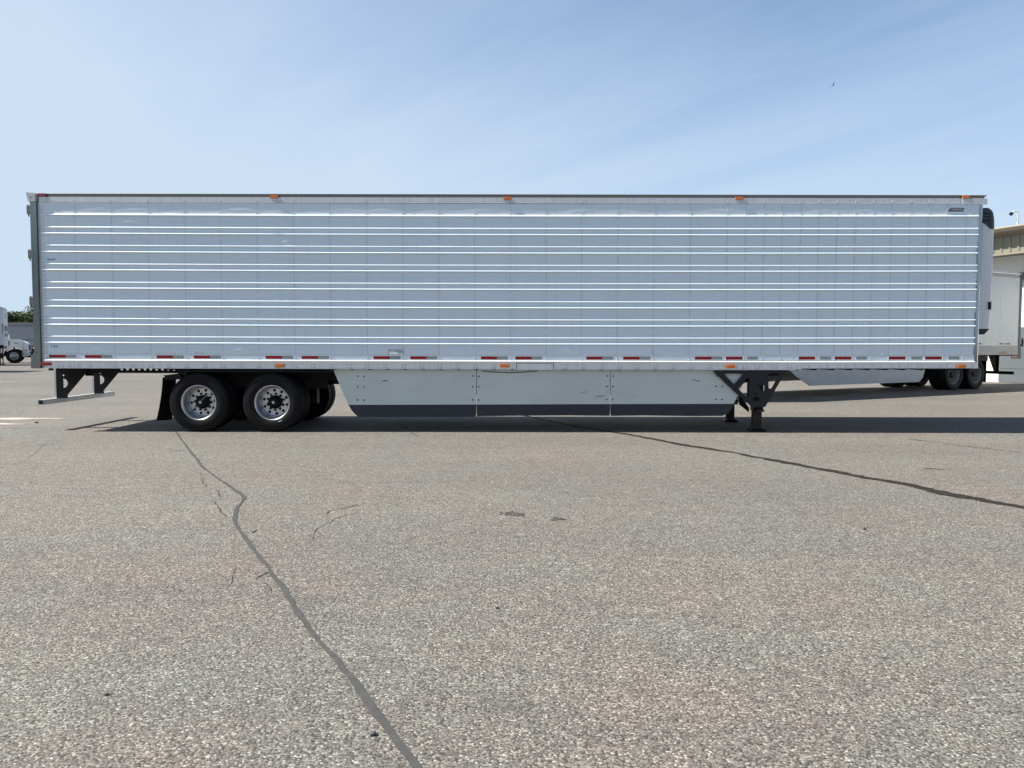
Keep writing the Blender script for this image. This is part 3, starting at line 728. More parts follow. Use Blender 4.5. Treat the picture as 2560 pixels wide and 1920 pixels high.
for z in (ztop - .1, ztop - .16, ztop - .22): b.box(UX, UX + dep(z) * .62, UY0 - .004, UY0, z, z + .012)
part(b, 'cowl_louvre', M_BLACK, ru)
# curved white cheek rising in front of the cowl
ch = []
for i in range(9):
    q = i / 8; ch.append((UX + .215 * q + .0, ztop - .235 - .14 * q ** 1.8))
b = MB(); b.prism([(UX, ztop - .38)] + ch + [(UX + .215, ztop - .38)], UY0 - .006, UY0 + .002); part(b, 'unit_cheek', M_REEFER, ru)
b = MB(); b.prism([(UX, zbw), (UX + .27, zbw), (UX + .18, zbot), (UX, zbot)], UY0 + .01, UY1 - .01); part(b, 'unit_base', M_COWL, ru)
q0, q1 = P(2466.5, 776, UY0), P(2479.5, 751.5, UY0)
b = MB(); b.box(q0.x, q1.x, UY0 - .014, UY0, q0.z, q1.z); cp = part(b, 'control_panel', M_WHITE, ru, bevel=.006)
q0, q1 = P(2468, 773.5, UY0), P(2476.5, 755, UY0); b = MB(); b.box(q0.x, q1.x, UY0 - .017, UY0 - .012, q0.z, q1.z); part(b, 'display', M_SCREEN, ru)

# ------------------------------------------------------------------ wheels
WR = .505
def tyre_mesh(w=.28):
    h = w / 2
    half = [(.290, h * .80), (.302, h * .90), (.330, h * .985), (.385, h * 1.03), (.430, h * 1.0), (.462, h * .95), (.466, h * .955), (.470, h * .93), (.488, h * .88), (.497, h * .80)]
    tread = []
    for a_ in (.62, .2): tread += [(.503, h * (a_ + .16)), (.504, h * a_ + .002), (.490, h * a_ - .002), (.490, h * a_ - .012), (.505, h * a_ - .016)]
    half = half + tread
    prof = half + [(r_, -o_) for r_, o_ in reversed(half)]
    b = MB(); b.smooth = True; b.lathe(prof, (0, 0, 0), 72, close=True)
    return b
def rim_mesh():
    b = MB(); b.smooth = True
    b.lathe([(.284, .030), (.296, .012), (.3035, .0), (.301, -.008), (.292, -.008), (.284, .004), (.276, .018), (.268, .030), (.264, .045), (.262, .085), (.257, .092), (.254, .10), (.250, .150), (.247, .180), (.240, .198), (.234, .2045)], (0, 0, 0), 72, caps=False)
    return b
HOLES = 10
def disc_loops(): return [circ((0, 0), .236, 64)] + [circ((.202 * math.cos(2 * math.pi * (i + .3) / HOLES), .202 * math.sin(2 * math.pi * (i + .3) / HOLES)), .0255, 18) for i in range(HOLES)]
def make_wheel(cx_, cz_, yface, flip, parent, detail=True, ang=0, tm=M_RUBBER, rm=M_ALU, tyre_me={}):
    """outer wheel; yface = plane of the outer rim lip, dish opening toward -Y (flip: +Y)"""
    s = -1 if flip else 1
    if 't' not in tyre_me:
        o = tyre_mesh().build('wheel', M_RUBBER); tyre_me['t'] = o.data; bpy.data.objects.remove(o)
        o = rim_mesh().build('rim', M_ALU); tyre_me['r'] = o.data; bpy.data.objects.remove(o)
        m_ = curve_mesh(disc_loops(), .006); m_.transform(XZ); m_.materials.append(M_ALU); m_.name = 'wheel_disc'; tyre_me['d'] = m_
        bb = MB(); bb.lathe([(.0205, 0), (.0205, -.022), (.015, -.032), (.0, -.032)], (0, 0, 0), 6, caps=False); o = bb.build('lug_nut', M_BLACK); tyre_me['n'] = o.data; bpy.data.objects.remove(o)
        bb = MB(); bb.smooth = True; bb.lathe([(.118, .21), (.118, .15), (.112, .135), (.085, .125), (.080, .105), (.076, .075), (.068, .066), (0, .064)], (0, 0, 0), 32, caps=False); o = bb.build('hub', M_BLACK); tyre_me['h'] = o.data; bpy.data.objects.remove(o)
        bb = MB(); bb.smooth = True; bb.lathe([(.024, .064), (.024, .056), (.018, .053), (.016, .056), (0, .056)], (0, 0, 0), 16, caps=False); o = bb.build('hub_vent', M_ALU); tyre_me['v'] = o.data; bpy.data.objects.remove(o)
        bb = MB(); bb.lathe([(.24, .235), (.24, .40)], (0, 0, 0), 32); o = bb.build('brake_drum', M_BLACK); tyre_me['b'] = o.data; bpy.data.objects.remove(o)
    inv = wmat(parent).inverted()
    w = attach('wheel', tyre_me['t'], parent, inv @ Vector((cx_, yface + s * .118, cz_)), (0, 0, math.pi if flip else 0))
    off = (0, -.118, 0)
    attach('rim', tyre_me['r'], w, off)
    attach('wheel_disc', tyre_me['d'], w, (0, -.118 + .205, 0), (0, ang, 0))
    attach('hub', tyre_me['h'], w, off); attach('brake_drum', tyre_me['b'], w, off)
    if detail:
        attach('hub_vent', tyre_me['v'], w, off)
        for i in range(10):
            a_ = 2 * math.pi * (i + .75) / 10 + ang; attach('lug_nut', tyre_me['n'], w, (.143 * math.cos(a_), -.118 + .2, .143 * math.sin(a_)))
    return w
YF = D + .02
wheels = []
for px, py, an in ((496.8, 1006.6, .1), (680.2, 1007.2, .42)):
    c = P(px, py, YF); c.z = WR
    w = make_wheel(c.x, c.z, YF, False, root, True, an); wheels.append((c, w))
    make_wheel(c.x, c.z, DF - .02, True, root, False)
    inv = wmat(root).inverted()
    for yy in (YF + .118 + .345, DF - .02 - .118 - .345):
        attach('inner_tyre', w.data, root, inv @ Vector((c.x, yy, c.z)))
    b = MB(); b.cyl((c.x, D + .4, c.z), (c.x, DF - .4, c.z), .065, seg=16); b.box(c.x - .1, c.x + .1, D + .75, D + .9, c.z - .1, c.z + .3); b.box(c.x - .1, c.x + .1, DF - .9, DF - .75, c.z - .1, c.z + .3)
    b.cyl((c.x - .25, D + .82, c.z + .02), (c.x - .25, D + .82, Z_BOT - .12), .11, seg=16); b.cyl((c.x - .25, DF - .82, c.z + .02), (c.x - .25, DF - .82, Z_BOT - .12), .11, seg=16)
    part(b, 'axle', M_BLACK)
# hoses from the hub caps
c, w = wheels[0]
b = MB(); b.tube([(c.x + .01, YF + .07, c.z + .02), (c.x + .05, YF + .05, c.z + .06), (c.x + .12, YF + .10, c.z + .13), (c.x + .165, YF + .17, c.z + .16)], .004, 6)
M_HOSE = mat('pale_hose', (.5, .47, .42), .5)
part(b, 'inflation_hose', M_HOSE, w)
b = MB(); b.tube([(c.x - .03, YF + .10, c.z - .04), (c.x - .12, YF + .16, c.z - .10), (c.x - .17, YF + .19, c.z - .125)], .004, 6)
part(b, 'inflation_hose', M_HOSE, w)
c, w = wheels[1]
b = MB(); b.tube([(c.x + .07, YF + .09, c.z + .04), (c.x + .14, YF + .14, c.z + .06), (c.x + .19, YF + .18, c.z + .055)], .004, 6); part(b, 'inflation_hose', M_BLACK, w); b = MB(); b.tube([(c.x - .06, YF + .10, c.z - .04), (c.x - .15, YF + .18, c.z - .07)], .004, 6)
part(b, 'inflation_hose', M_BLACK, w)
b = MB(); q = P(701, 1052.5, D + .012); b.prism([(q.x - .035, q.z - .016), (q.x + .03, q.z + .004), (q.x + .035, q.z + .016), (q.x - .03, q.z - .003)], D - .005, D + .004); part(b, 'paint_mark', M_STICK, w)
# tyre sidewall raised lettering ring
c, w = wheels[0]

# slider rails with pin holes, bogie frame, cross members
xr0, xr1 = P(160, 925, D + .62).x, P(812, 925, D + .62).x
for yy in (D + .62, DF - .62):
    z0, z1 = (Z_BOT - .10 if yy < D + 1 else Z_BOT - .045), Z_BOT + .06
    holes = []
    hx = P(304.5, 925, D + .62).x
    zc_ = Z_BOT - .028
    for k in range(13 if yy < D + 1 else 0): holes.append(circ((hx + k * .1035, zc_), .026, 16))
    plate('slider_rail', [[(xr0, z0), (xr1, z0), (xr1, z1), (xr0, z1)]] + holes, yy, .012, M_BLACK, root)
b = MB()
x0, x1 = P(452, 930, D + .6).x, P(835, 930, D + .6).x
for yy in (D + .55, DF - .60): b.box(x0, x1, yy - .03, yy + .05, Z_BOT - .19, Z_BOT - .02); b.box(x0, x1 - .1, yy - .005, yy + .02, Z_BOT - .36, Z_BOT - .19)
for xx in (x0, x0 + 1.0, x1 - 1.0, x1 - .1): b.box(xx, xx + .1, D + .6, DF - .6, Z_BOT - .22, Z_BOT - .04)
b.box(x0, x1, D + .03, D + .10, Z_BOT - .02, Z_BOT + .025)
part(b, 'bogie_frame', M_BLACK)
b = MB(); b.prism([(X(452, 920), Z_BOT + .004), (X(800, 920), Z_BOT + .004), (X(812, 925), Z_BOT - .016), (X(829, 925), Z_BOT - .02), (X(833, 930), Z_BOT - .04), (X(828, 935), Z_BOT - .065), (X(452, 935), Z_BOT - .06)], D + .03, D + .05)
b.box(X(452, 925), X(826, 925), D + .05, D + .62, Z_BOT - .03, Z_BOT - .01)
part(b, 'wheel_guard', M_BLACK)
b = MB(); q0, q1 = P(450, 935, D + .1), P(466, 1045, D + .3)
b.box(P(520, 950, D + .9).x, P(790, 950, D + .9).x, D + .95, D + 1.15, .42, Z_BOT); b.box(P(520, 950, D + 1.6).x, P(790, 950, D + 1.6).x, DF - 1.15, DF - .95, .42, Z_BOT)
part(b, 'suspension_frame', M_BLACK)
b = MB(); x = XL + .3
while x < XR - .2: b.box(x, x + .05, D + .07, DF - .02, Z_BOT - .005, Z_BOT + .028); x += .305
part(b, 'cross_member', M_BLACK)
b = MB(); b.cyl((P(905, 960, D + 1.0).x + .8, D + 1.1, .78), (P(905, 960, D + 1.0).x + .8, D + 1.75, .78), .15, seg=20); part(b, 'air_tank', M_BLACK)
b = MB(); b.cyl((P(766, 945, D + .7).x, D + .7, .83), (P(766, 945, D + .7).x, D + .7, .70), .025); part(b, 'air_valve', M_GALV)

# mud flap and its bracket
b = MB(); n = 10; vs = []
A0, A1 = P(406.3, 943.5, D + .04), P(440.5, 940, D + .62)
B0, B1 = P(390.6, 1052, D + .02), P(430, 1049.5, D + .62)
for i in range(n + 1):
    u = i / n; e = u ** 1.6
    for q in (0, .5, 1):
        p = A0.lerp(A1, q).lerp(B0.lerp(B1, q), u); p.x = A0.lerp(A1, q).x + (B0.lerp(B1, q).x - A0.lerp(A1, q).x) * e + (.012 if q == .5 else 0)
        vs.append(tuple(p))
vs2 = [(x + .012, y, z) for x, y, z in vs]; N = len(vs)
fs = []
for i in range(n):
    for q in range(2):
        a_ = i * 3 + q; fs += [(a_, a_ + 3, a_ + 4, a_ + 1), (N + a_, N + a_ + 1, N + a_ + 4, N + a_ + 3)]
    fs += [(i * 3, N + i * 3, N + i * 3 + 3, i * 3 + 3), (i * 3 + 2, i * 3 + 5, N + i * 3 + 5, N + i * 3 + 2)]
fs += [(0, 1, N + 1, N), (1, 2, N + 2, N + 1), (n * 3, N + n * 3, N + n * 3 + 1, n * 3 + 1), (n * 3 + 1, N + n * 3 + 1, N + n * 3 + 2, n * 3 + 2)]
b.smooth = True; b.add(vs, fs); flap = part(b, 'mud_flap', M_MUD)
b = MB(); y0 = D + .04
b.prism([(P(407, 938.5, y0).x, P(407, 938.5, y0).z), (P(450, 933.3, y0).x, P(450, 933.3, y0).z), (P(455, 948, y0).x, P(455, 948, y0).z), (P(412, 950, y0).x, P(412, 950, y0).z), (P(411.5, 940.5, y0).x, P(411.5, 940.5, y0).z)], y0, D + .62)
b.box(P(448, 934, D + .1).x, P(470, 934, D + .1).x, D + .06, D + .66, Z_BOT - .12, Z_BOT - .02)
part(b, 'mud_flap_bracket', M_BLACK, flap)
o2 = flap.copy(); COL.objects.link(o2); o2.parent = root; o2.location = (0, DF - D - .66, 0)

# rear underride guard
GXF = -8.11
yb0, yb1 = D + .20, D + 2.58
zb0, zb1 = P(110, 1012, yb0).z, P(110, 999.6, yb0).z
def tube_box(b, x0, x1, y0, y1, z0, z1, th=.008):
    b.box(x0, x0 + th, y0, y1, z0, z1); b.box(x1 - th, x1, y0, y1, z0, z1); b.box(x0 + th, x1 - th, y0, y1, z0, z0 + th); b.box(x0 + th, x1 - th, y0, y1, z1 - th, z1)
    b.box(x0 + th, x1 - th, y0 + .25, y1 - .25, z0 + th, z1 - th)
b = MB(); tube_box(b, GXF - .104, GXF, yb0, yb1, zb0, zb1); guard = part(b, 'underride_guard', M_GALV)
b = MB(); b.box(GXF - .094, GXF - .01, yb0 + .02, yb0 + .03, zb0 + .01, zb1 - .01); part(b, 'end_plug', M_INK, guard)
def upright(pxs, yy):
    q = lambda x, y: (P(80 + x / 9.217, 900 + y / 9.217, yy).x, P(80 + x / 9.217, 900 + y / 9.217, yy).z)
    outer, dh, sm = pxs
    loops = [[q(*p_) for p_ in outer]]
    c_ = q(*dh[0]); rr = dh[1]
    loops.append(circ(c_, rr, 16, -math.pi / 2, math.pi / 2))
    loops.append(circ(q(*sm), .018, 10))
    u_ = plate('upright', loops, yy, .012, M_BLACK, guard)
    e0, e1 = q(*outer[0]), q(*outer[1])
    b = MB(); b.prism([(e0[0] - .034, e0[1]), (e0[0] - .001, e0[1]), (e1[0] - .001, e1[1]), (e1[0] - .034, e1[1])], yy - .008, yy + .10); part(b, 'upright_flange', M_GALV, guard)
    b = MB(); a_, c2 = q(*outer[1]), q(*outer[2]); b.box(a_[0], c2[0], yy - .005, yy + .06, zb1, zb1 + .05); part(b, 'weld_foot', M_FRAMEBLK, guard)
upright([(550, 100), (570, 860), (780, 850), (1180, 390), (1380, 370), (1380, 100)], yy=D + .6) if False else None
upright(([(552, 120), (572, 855), (785, 845), (1160, 400), (1260, 280), (1260, 120)], ((722, 535), .082), (727, 350)), D + .58)
upright(([(1432, 120), (1437, 750), (1625, 735), (2010, 270), (2010, 120)], ((1566, 455), .085), (1572, 290)), D + 1.83)
b = MB(); yy = D + .58
b.box(P(205, 920, yy).x, P(226, 920, yy).x, yy + .1, yy + .16, P(205, 940, yy).z, Z_BOT); part(b, 'crossbar', M_BLACK, guard)

# ------------------------------------------------------------------ side skirts
YS = D + .10
def S(pts): return [(P(x, y, YS).x, P(x, y, YS).z) for x, y in pts]
skirts = [
 ([(832, 916), (835, 926.5), (870.5, 1011.6), (1190.3, 1010.6), (1190.3, 916)],
  [(870.5, 1010), (878, 1024), (886, 1034), (896, 1042.3), (1000, 1042.6), (1189.6, 1041.6), (1190.6, 1034), (1190.9, 1009.6)]),
 ([(1191.7, 916), (1191.7, 1010.6), (1524.9, 1009.4), (1524.9, 916)],
  [(1191.3, 1009.6), (1191.6, 1034), (1192.6, 1040.8), (1300, 1039.3), (1420, 1038.6), (1524, 1039.6), (1525, 1033), (1525.3, 1008.4)]),
 ([(1526.3, 916), (1526.3, 1009.4), (1834, 1009), (1844, 988), (1872, 926), (1872, 916)],
  [(1525.8, 1008.4), (1526, 1033), (1527, 1039.8), (1610, 1038.7), (1720, 1040.2), (1806, 1039.8), (1820, 1033), (1829, 1022), (1834, 1008)])]
bolts = [[(895, 940.5), (910.5, 940.8), (894.5, 967), (910, 967.5), (894, 1000), (909.5, 1000.5), (1182, 940), (1181.5, 967), (1181.5, 999.5)],
         [(1197, 940.7), (1196.7, 967), (1196.7, 1000), (1518, 940), (1517, 966.5), (1516.5, 999)],
         [(1533, 940.4), (1532, 966.7), (1531.3, 999), (1791.6, 940), (1790.5, 966), (1806, 966.2), (1790, 998.5), (1805, 998.7)]]
bb = MB(); bb.lathe([(.0125, 0), (.0125, -.005), (.008, -.008), (0, -.008)], (0, 0, 0), 10, caps=False); tmp = bb.build('bolt', M_BLACK); bolt_me = tmp.data; bpy.data.objects.remove(tmp)
inv = wmat(root).inverted()
for i, (pan, rub) in enumerate(skirts):
    b = MB(); b.prism(S(pan), YS, YS + .008)
    for k in range(7):
        q = P(pan[0][0] + 45 + k * 44 + (0 if i == 0 else 5), 1006.5, YS); b.dome((q.x, YS, q.z), .006, .004)
    sk = part(b, 'side_skirt', M_SKIRT)
    b = MB(); b.prism(S(rub), YS - .004 + .006, YS + .014)
    part(b, 'rubber_flap', M_FLAP, sk)
    for px, py in bolts[i]: attach('bolt', bolt_me, sk, inv @ Vector((P(px, py, YS).x, YS, P(px, py, YS).z)))
    if i == 0:
        b = MB(); a_, c_ = P(955.2, 957.5, YS), P(969.5, 948.5, YS); zm = P(960, 951.3, YS).z
        b.box(a_.x, c_.x, YS - .002, YS, a_.z, c_.z); b.cur = 1; b.box(a_.x, c_.x, YS - .003, YS - .002, zm, c_.z - .002)
        b.cur = 2; b.box(a_.x + .02, c_.x - .02, YS - .004, YS - .003, zm + .006, c_.z - .007)
        part(b, 'warning_sticker', [mat('faded_sticker', (.60, .60, .64), .5), M_ORANGE, M_INK], sk)
    b = MB(); b.prism(S(pan), DF - .11, DF - .10); part(b, 'side_skirt', M_SKIRT)
    if i == 1: sk1 = sk
    if i == 2: sk2 = sk
def smear(lst, m, parent):
    b = MB(); k_ = YS / D
    for x0, y0, x1, y1, w in lst:
        a_, c_ = P(x0, y0, YS), P(x1, y1, YS); d = Vector((c_.x - a_.x, c_.z - a_.z)); n_ = Vector((-d.y, d.x)).normalized() * w / 2
        pts = []
        for u in (0, .25, .5, .75, 1): pts.append(Vector((a_.x, a_.z)) + d * u + n_ * math.sin(math.pi * u) * random.uniform(.5, 1.2))
        for u in (.75, .5, .25): pts.append(Vector((a_.x, a_.z)) + d * u - n_ * math.sin(math.pi * u) * random.uniform(.5, 1.2))
        b.prism([tuple(p) for p in pts], YS - .0015, YS)
    part(b, 'scuff_mark', m, parent)
smear([(1486, 994, 1505, 986, .03), (1490, 992, 1518, 985.5, .015), (1446, 982, 1475, 976, .012), (1517, 983, 1518, 976, .012), (1510, 988, 1500, 994, .02)], M_SCUFF, sk1)
smear([(1536, 982, 1552, 979, .012), (1560, 991, 1600, 986.5, .010), (1545, 985, 1570, 982, .008)], mat('light_scuff', (.45, .46, .47), .6), sk2)
smear([(1728, 947, 1739, 946, .009), (1731, 949, 1750, 949.5, .014), (1740, 952.5, 1751, 950.5, .014)], mat('olive_scratch', (.13, .12, .06), .6), sk2)
b = MB(); q = [P(x, y, YS) for x, y in ((1205, 925), (1240, 928), (1275, 929.5), (1320, 927.5), (1345, 925))]
b.tube([(p.x, YS - .01, p.z) for p in q], .005, 8); part(b, 'hanging_hose', M_BLACK)

# ------------------------------------------------------------------ landing gear
def lgear(yb, far, parent=root):
    q = lambda x, y, yy=D + .06: (P(1760 + x / 8.733, 900 + y / 8.733, yy).x, P(1760 + x / 8.733, 900 + y / 8.733, yy).z)
    outer = [q(200, 215), q(230, 262), q(640, 660), q(760, 770), q(1045, 1022), q(1330, 1022), q(1700, 380), q(1785, 215)]
    holes = [rpoly([q(430, 280), q(860, 280), q(655, 525)], .03), rpoly([q(740, 610), q(880, 480), q(915, 390), q(980, 385), q(985, 775), q(890, 770)], .012),
             rpoly([q(1400, 300), q(1545, 275), q(1640, 285), q(1620, 340), q(1465, 620), q(1405, 610)], .02), rpoly([q(1170, 540), q(1315, 535), q(1315, 640), q(1290, 710)], .01),
             rpoly([q(1075, 730), q(1110, 690), q(1225, 885), q(1070, 890)], .01)]
    br = plate('landing_gear', [outer] + holes, yb, .016, M_FRAMEBLK, parent)
    s = 1
    cxx = P(1760 + 1145 / 8.733, 1030, D + .32).x
    yl = yb + .26 if not far else yb - .26
    cw_ = .105
    b = MB(); b.box(cxx - .09, cxx + .09, yl - .08, yl + .08, .36, Z_BOT - .02); b.box(cxx - .12, cxx + .14, min(yb, yl), max(yb, yl), .62, .68); b.box(cxx - .05, cxx + .05, min(yb, yl), max(yb, yl), .36, .40); part(b, 'leg_housing', M_FRAMEBLK, br, bevel=.004)
    b = MB(); b.box(cxx - .085, cxx + .085, yl - .085, yl + .085, .365, .43); part(b, 'collar', M_BLACK, br, bevel=.012)
    b = MB(); b.box(cxx - .073, cxx + .073, yl - .073, yl + .073, .04, .40); part(b, 'leg', M_RUST, br, bevel=.012)
    b = MB(); b.prism([(cxx - .14, .004), (cxx + .14, .004), (cxx + .14, .016), (cxx + .085, .05), (cxx - .085, .05), (cxx - .14, .016)], yl - .12, yl + .12); part(b, 'foot', M_BLACK, br, bevel=.004)
    return cxx, yl
lx, ly = lgear(D + .055, False)
lx2, ly2 = lgear(D + .055 + 2.16, True)
b = MB(); b.cyl((lx, ly, .86), (lx, ly2, .86), .022); b.cyl((lx - .05, ly + .1, .92), (lx - .55, ly2 - .3, .60), .03); b.box(lx - .35, lx - .3, ly + .1, ly2 - .1, .46, .54)
b.prism([(P(1838, 989, D + 1.2).x, .42), (lx + .05, .28), (lx + .05, .36), (P(1838, 970, D + 1.2).x, .60)], D + .9, D + .96)
b.box(lx - .5, lx + .5, D + .5, D + .58, Z_BOT - .12, Z_BOT); b.box(lx - .5, lx + .5, DF - .58, DF - .5, Z_BOT - .12, Z_BOT)
part(b, 'cross_brace', M_BLACK)

def sag(o, depth=0):
    if o.type == 'MESH' and not o.name.startswith(('wheel', 'inner_tyre', 'axle', 'mud_flap')):
        mw = wmat(o); inv_ = mw.inverted(); me_ = o.data
        if me_.users == 1:
            for v in me_.vertices:
                p = mw @ v.co
                if p.z > .3: p.z -= .016 * max(0, 1 - (p.x / 8.1) ** 2) * min(1, (p.z - .3) / .6); v.co = inv_ @ p
    if not o.name.startswith('wheel'):
        for c_ in o.children: sag(c_, depth + 1)
sag(root)
# ------------------------------------------------------------------ second trailer, parked at an angle behind the nose
M_W2 = worn('white_van_wall', (0.72, 0.74, 0.73), 0.4, 0, 0.12, (2, 2, .6), (.45, .44, .4))
M_BEIGE = worn('beige_grey_rail', (0.46, 0.45, 0.42), 0.5, 0, 0.25, (5, 5, 1))
M_SKIRT2 = worn('grey_white_skirt', (0.43, 0.45, 0.47), 0.42, 0, 0.25, (1, 1, 2))
M_RIM2 = worn('grimy_white_rim', (0.22, 0.22, 0.20), 0.5, 0, 0.6, (9, 9, 9), (.08, .05, .035))
M_DKPOST = worn('dark_grey_post', (0.10, 0.12, 0.13), 0.5, .3, .2)
TY = R(29)
pr = P(2546, 885, 27.4)
t2 = thing('box_trailer', (pr.x, pr.y, 0), 'smooth white box trailer parked at an angle between the ribbed trailer and the building', 'semi trailer', rz=R(180) + TY)
def lp(b, name, m, parent=t2, **k): return b.build(name, m, parent, local=True, **k)
ZT = 4.07; L2 = 15.6
b = MB(); b.box(.06, L2, -2.58, -.02, 1.16, ZT - .05); lp(b, 'box_body', M_W2)
b = MB(); b.box(.05, L2, -.02, 0, 1.48, ZT - .21)
for k in range(1, 13): b.box(k * 1.22 - .003, k * 1.22 + .003, -.01, .0015, 1.48, ZT - .21)
lp(b, 'side_wall', M_W2)
b = MB(); b.box(.05, L2, -.03, .012, 1.30, 1.48); b.box(.05, L2, -.03, .016, 1.16, 1.298); lp(b, 'bottom_rail', M_BEIGE, bevel=.004)
b = MB(); b.box(.1, L2, -.03, .012, ZT - .21, ZT - .08); lp(b, 'top_rail', M_BEIGE, bevel=.004)
b = MB(); b.prism([(.02, ZT - .08), (-.04, ZT - .05), (-.04, ZT), (-2.56, ZT), (-2.6, ZT - .08)], .05, L2, 'X'); lp(b, 'roof', M_TOPRAIL)
b = MB(); b.box(-.07, .05, -.16, .02, 1.10, ZT - .03); b.box(-.06, .05, -2.6, -2.44, 1.10, ZT - .03); b.box(-.06, .05, -2.44, -.16, ZT - .2, ZT - .03); b.box(-.14, .05, -.14, .015, 1.02, 1.40); lp(b, 'rear_frame', M_DKPOST, bevel=.006)
b = MB(); b.box(-.03, .05, -2.44, -.16, 1.12, ZT - .2); lp(b, 'rear_doors', M_W2)
for z in (1.9, 2.6, 3.3, 3.8):
    b = MB(); b.box(-.11, -.06, -.12, -.02, z - .07, z + .07); lp(b, 'door_hinge', M_DKPOST)
b = MB(); b.box(.06, .45, -.01, .018, 1.02, 1.14); tag(lp(b, 'marker_light', M_RED, bevel=.01), 'red marker light')
b = MB(); b.box(.75, 1.25, .016, .018, 1.2, 1.27); lp(b, 'faded_sticker', mat('tan_sticker', (.36, .28, .18), .6))
for x0 in (.55, 2.3, 4.0, 5.6):
    for xa_, xb_ in ((x0, x0 + .22), (x0 + .5, x0 + .66)):
        b = MB(); b.box(xa_, xb_, 0, .004, 1.52, 1.57); tag(lp(b, 'reflective_tape', M_TRED), 'dark red reflective strip')
    b = MB(); b.box(x0 + .22, x0 + .5, 0, .004, 1.52, 1.57); tag(lp(b, 'reflective_tape', M_TWHITE), 'silver reflective strip')
# underride guard
b = MB(); b.box(.0, .1, -2.5, -.12, .45, .56); g2 = lp(b, 'underride_guard', M_BLACK, bevel=.006)
for yy in (-.75, -1.95):
    b = MB(); b.prism([(.0, .56), (.16, .56), (.55, 1.16), (.0, 1.16)], yy, yy + .03); b.box(.0, .03, yy - .06, yy + .1, .56, 1.16); lp(b, 'upright', M_BLACK, g2)
b = MB(); b.box(1.80, 1.82, -.72, -.08, .22, .98); b.box(1.7, 2.3, -.75, -.1, .95, 1.12); lp(b, 'mud_flap', M_MUD)
b = MB(); b.box(1.6, 5.0, -1.0, -.8, .95, 1.16); b.box(1.6, 5.0, -1.8, -1.6, .95, 1.16); b.box(1.9, 4.8, -.9, -.85, .6, 1.0)
x = .4
while x < 15.2: b.box(x, x + .05, -2.55, -.05, 1.12, 1.155); x += .6
lp(b, 'bogie_frame', M_BLACK)
tm_, rm_ = wheels[0][1].data, [c for c in wheels[0][1].children if c.name.startswith('rim')][0].data
d_, h_ = [c for c in wheels[0][1].children if c.name.startswith('wheel_disc')][0].data, [c for c in wheels[0][1].children if c.name.startswith('hub')][0].data
rm2 = rm_.copy(); rm2.materials.clear(); rm2.materials.append(M_RIM2)
dm2 = d_.copy(); dm2.materials.clear(); dm2.materials.append(M_RIM2)
for xw in (2.5, 3.75):
    for y0, fl in ((-.03, True), (-2.55, False)):
        w = attach('wheel', tm_, t2, (xw, y0 + (-.118 if fl else .118), WR), (0, 0, math.pi if fl else 0))
        attach('rim', rm2, w, (0, -.118, 0)); attach('wheel_disc', dm2, w, (0, .087, 0)); attach('hub', h_, w, (0, -.118, 0))
        attach('inner_tyre', tm_, t2, (xw, y0 + (-.463 if fl else .463), WR))
    b = MB(); b.cyl((xw, -.4, WR), (xw, -2.2, WR), .065); lp(b, 'axle', M_BLACK)
# aerodynamic skirt
b = MB(); b.prism([(5.15, 1.15), (5.2, .8), (5.32, .45), (5.5, .31), (10.65, .31), (11.2, .58), (12.1, 1.15)], -.12, -.10)
for k in range(9):
    for q in range(4): b.lathe([(.012, 0), (.012, .006)], (5.55 + k * .62 + q * .07, -.10, .83), 8)
sk = lp(b, 'side_skirt', M_SKIRT2)
b = MB(); b.prism([(5.15, 1.15), (5.2, .62), (5.5, .33), (10.65, .31), (11.2, .58), (12.1, 1.15)], -2.48, -2.46); lp(b, 'side_skirt', M_SKIRT2)
b = MB()
for yy in (-.6, -2.0):
    b = MB(); b.box(12.4, 12.56, yy - .08, yy + .08, .05, 1.15); b.box(12.3, 12.66, yy - .14, yy + .14, .0, .05); lp(b, 'landing_gear', M_BLACK)
b = MB(); b.box(12.2, 13.2, -2.1, -.5, .75, .95); lp(b, 'cross_brace', M_BLACK)

# ------------------------------------------------------------------ building at the right
M_SIDING = worn('olive_beige_siding', (0.19, 0.185, 0.14), 0.5, 0, 0.3, (3, 3, .4), (.11, .10, .07))
M_EAVE = worn('tan_metal_trim', (0.22, 0.19, 0.145), 0.45, 0, 0.2)
M_SOFFIT = worn('brown_soffit', (0.17, 0.145, 0.115), 0.6, 0, 0.2)
M_WALL = worn('white_dock_wall', (0.70, 0.72, 0.70), 0.6, 0, 0.15, (1, 1, .3), (.4, .4, .38))
O = P(2480, 952.3, 31.4); O.z = 0
ang = math.atan2(-.92, .38)
bl = thing('dock_building', (O.x, O.y, 0), 'beige and white warehouse with a deep metal fascia at the right edge', 'building', rz=ang)
# local x runs along the wall toward the camera, local y = outward normal is -Y local
def bp(b, name, m, parent=bl, **k): return b.build(name, m, parent, local=True, **k)
b = MB(); b.box(-26, 13, 0.0, 22, 0, 5.6)
for k in range(-8, 5):
    b.box(k * 3.0 - .01, k * 3.0 + .01, -.004, 0.0, 0, 5.0)
for z in (.95, 2.0, 3.05, 4.35): b.box(-26, 13, -.004, 0, z, z + .02)
bp(b, 'wall', M_WALL)
b = MB()  # added grey panels, their colour stands in for shade on the lower white wall
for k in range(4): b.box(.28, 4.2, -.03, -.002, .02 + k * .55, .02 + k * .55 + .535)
bp(b, 'wall_shade_panel', worn('grey_wall_shade', (.098, .113, .122), .55, 0, .25, (1, 1, .6), (.09, .10, .10)))
ZF0, ZF1 = P(2490, 637, 30.4).z, P(2490, 596.5, 30.4).z
b = MB(); b.box(-26, 13, -1.0, 0, ZF0, ZF1 + .3)
k = -26
